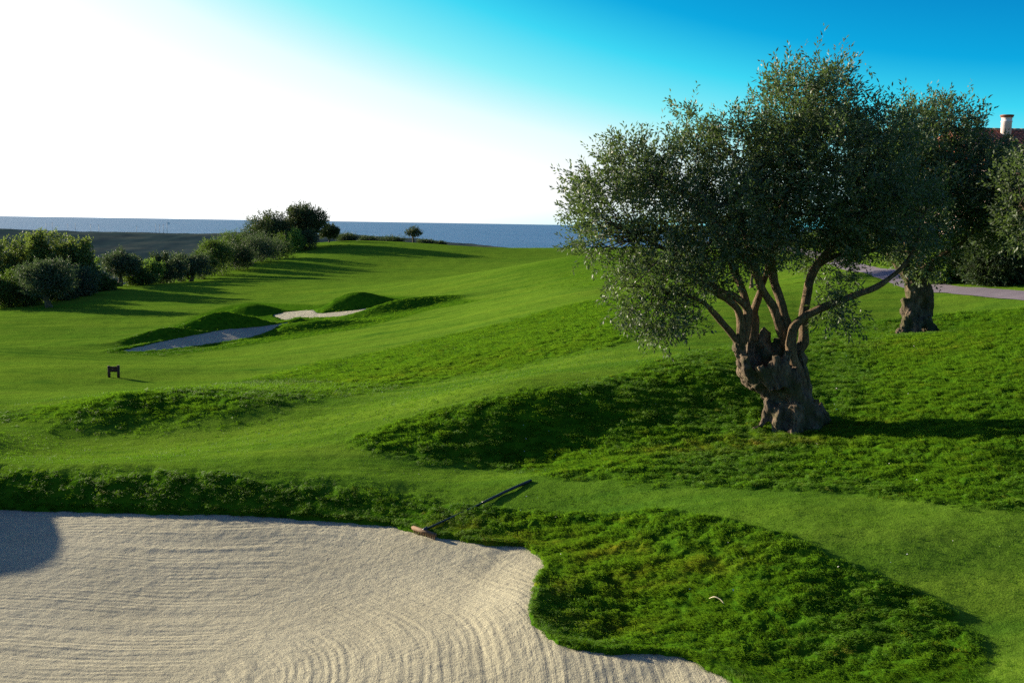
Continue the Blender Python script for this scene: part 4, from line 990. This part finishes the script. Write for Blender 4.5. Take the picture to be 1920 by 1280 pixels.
# ------------------------------------------------------------------ bunker rake lying on the bank
def rake():
    p0 = at(795, 1013, 12.0); p1 = at(996, 911, 13.4)
    p0[2] = near_sand(p0[0], p0[1]) + 0.065; g1 = ground_z(p1[0], p1[1])[0]; p1[2] = g1 + .015
    root = empty('bunker_rake', (p0[0], p0[1], p0[2] - .07)); tag(root, 'wooden headed bunker rake with a long dark handle lying across the grass bank', 'rake')
    b = np.array(root.location); a = p0 - b; c = p1 - b
    head_m = plain_material('tan_wood', (0.15, 0.088, 0.050), .85, 0, .2, 20, .2, .3); dark = plain_material('dark_handle', (0.010, 0.012, 0.014), .35, 0, .2, 10, 0, .5)
    d = (c - a) / np.linalg.norm(c - a); w = np.array([d[1], -d[0], 0]); w /= np.linalg.norm(w); u = np.cross(w, d); u = u if u[2] > 0 else -u
    S = Soup(); hl = .215
    def frame_box(ctr, sx, sd_, su, name, mat, par, taper=1.0):
        V = np.array([(x * sx / 2 * (taper if z > 0 else 1), y * sd_ / 2, z * su / 2) for z in (-1, 1) for x, y in ((-1, -1), (1, -1), (1, 1), (-1, 1))])
        V = ctr + V[:, :1] * w + V[:, 1:2] * d + V[:, 2:] * u
        return mesh_np(name, V, [np.array([(0, 3, 2, 1), (4, 5, 6, 7), (0, 1, 5, 4), (1, 2, 6, 5), (2, 3, 7, 6), (3, 0, 4, 7)])], mat, par, False)
    head = frame_box(a + u * .004, hl * 2, .040, .036, 'head', head_m, root, 1.03)
    t0 = None
    for k in range(13):
        x = -hl * .9 + k * hl * 1.8 / 12; ctr = a + w * x - u * .036 - d * .004
        V, P = tube_vp([ctr + u * .03, ctr - u * .035], [.008, .005], 5); mesh_np('tine', V, P, head_m, head, True)
    V, P = tube_vp(catmull([a + u * .01, a + d * .06 + u * .035], 5), [.03, .028, .026, .022, .02], 10); mesh_np('socket', V, P, dark, root)
    L = np.linalg.norm(c - a); mid = a + d * L * .52 + u * .01
    V, P = tube_vp(catmull([a + d * .03 + u * .02, a + d * L * .3 + u * .012, mid], 10), .013, 10); mesh_np('shaft', V, P, dark, root)
    V, P = tube_vp(catmull([mid, a + d * L * .8 + u * .012, c], 12), np.r_[.017, .019, np.full(8, .020), .021, .016], 12); mesh_np('grip', V, P, dark, root)
rake()

# ------------------------------------------------------------------ things lying on the grass, far poles
def straw():
    p = cast_base([1342], [1147], 5, 20)[0]; z = ground_z(p[0], p[1])[0] + .07; b = np.array([p[0], p[1], z]); root_pts = [(-.055, .06, .0), (-.015, .02, .03), (.03, -.02, .025), (.06, -.07, .0)]
    V, P = tube_vp(catmull(root_pts, 12), np.interp(np.linspace(0, 1, 12), [0, .3, 1], [.003, .007, .003]), 6)
    o = mesh_np('dry_leaf', V, P, plain_material('straw', (0.55, 0.47, 0.28), .7)); o.location = b; tag(o, 'single pale curled dry leaf lying on the long grass by the bunker', 'leaf')
straw()

def petals():
    r = np.random.default_rng(77); S = Soup()
    px = np.concatenate([r.uniform(0, 1300, 26), r.uniform(900, 1900, 34), r.uniform(1000, 1750, 16)]); py = np.concatenate([r.uniform(730, 920, 26), r.uniform(830, 1120, 34), r.uniform(640, 800, 16)])
    g = cast_base(px, py, 5, 60); z = ground_z(g[:, 0], g[:, 1])
    for q, zz in zip(g, z):
        s = r.uniform(.006, .013) * max(1, q[1] / 14); a = r.uniform(0, 6.28); c = np.array([q[0], q[1], zz + .035]); e1 = np.array([math.cos(a), math.sin(a), r.normal(0, .4)]) * s; e2 = np.array([-math.sin(a), math.cos(a), r.normal(0, .4)]) * s * .6
        S.add([c - e1, c + e2 + [0, 0, s * .4], c + e1, c - e2 + [0, 0, s * .4]], [np.array([(0, 1, 2, 3)])])
    o = S.build('fallen_petals', plain_material('petal', (0.75, 0.74, 0.66), .6)); tag(o, 'tiny pale petals and leaf litter strewn over the turf', kind='stuff')
petals()

def poles():
    m = plain_material('grey_pole', (0.16, 0.16, 0.17), .6); white = plain_material('white_cloth', (.8, .8, .8), .8)
    for i_, (px, top) in enumerate([(86,418),(98,417),(127,419),(141,418),(170,420),(185,421),(256,423),(292,419),(299,421),(306,420)]):
        D = 870.0; t = at(px, top, D); b = np.array([t[0], t[1], t[2] - 9.5]); s = empty('mast', b)
        tag(s, ('leftmost thin grey mast', 'second thin grey mast from the left', 'third thin grey mast from the left', 'fourth thin grey mast from the left', 'fifth thin grey mast from the left', 'fifth thin grey mast from the right', 'fourth thin grey mast from the right', 'third thin grey mast from the right', 'second thin grey mast from the right', 'rightmost thin grey mast')[i_] + ' on the far hill crest', 'mast', 'masts along the far hill crest')
        V, P = tube_vp([(0, 0, 0), (0, 0, 9.5)], [.16, .10], 6); mesh_np('pole', V, P, m, s)
        V, P = box_vp((0, 0, 8.9), (1.2, .12, .12)); mesh_np('crossarm', V, P, m, s, False)
    D = 860.0; t = at(313, 416, D); b = np.array([t[0], t[1], t[2] - 10]); root = empty('flagpole', b); tag(root, 'flagpole with a white flag on the far hill crest', 'flagpole')
    V, P = tube_vp([(0, 0, 0), (0, 0, 10)], [.16, .1], 6); mesh_np('pole', V, P, m, root)
    g = np.array([(x * 2.6, .12 * math.sin(x * 6), 8.2 + z * 1.6 - x * .5) for z in (0, 1) for x in np.linspace(0.04, 1, 7)]); q = np.array([(i, i + 1, i + 8, i + 7) for i in range(6)]); mesh_np('flag', g, [q], white, root)
poles()
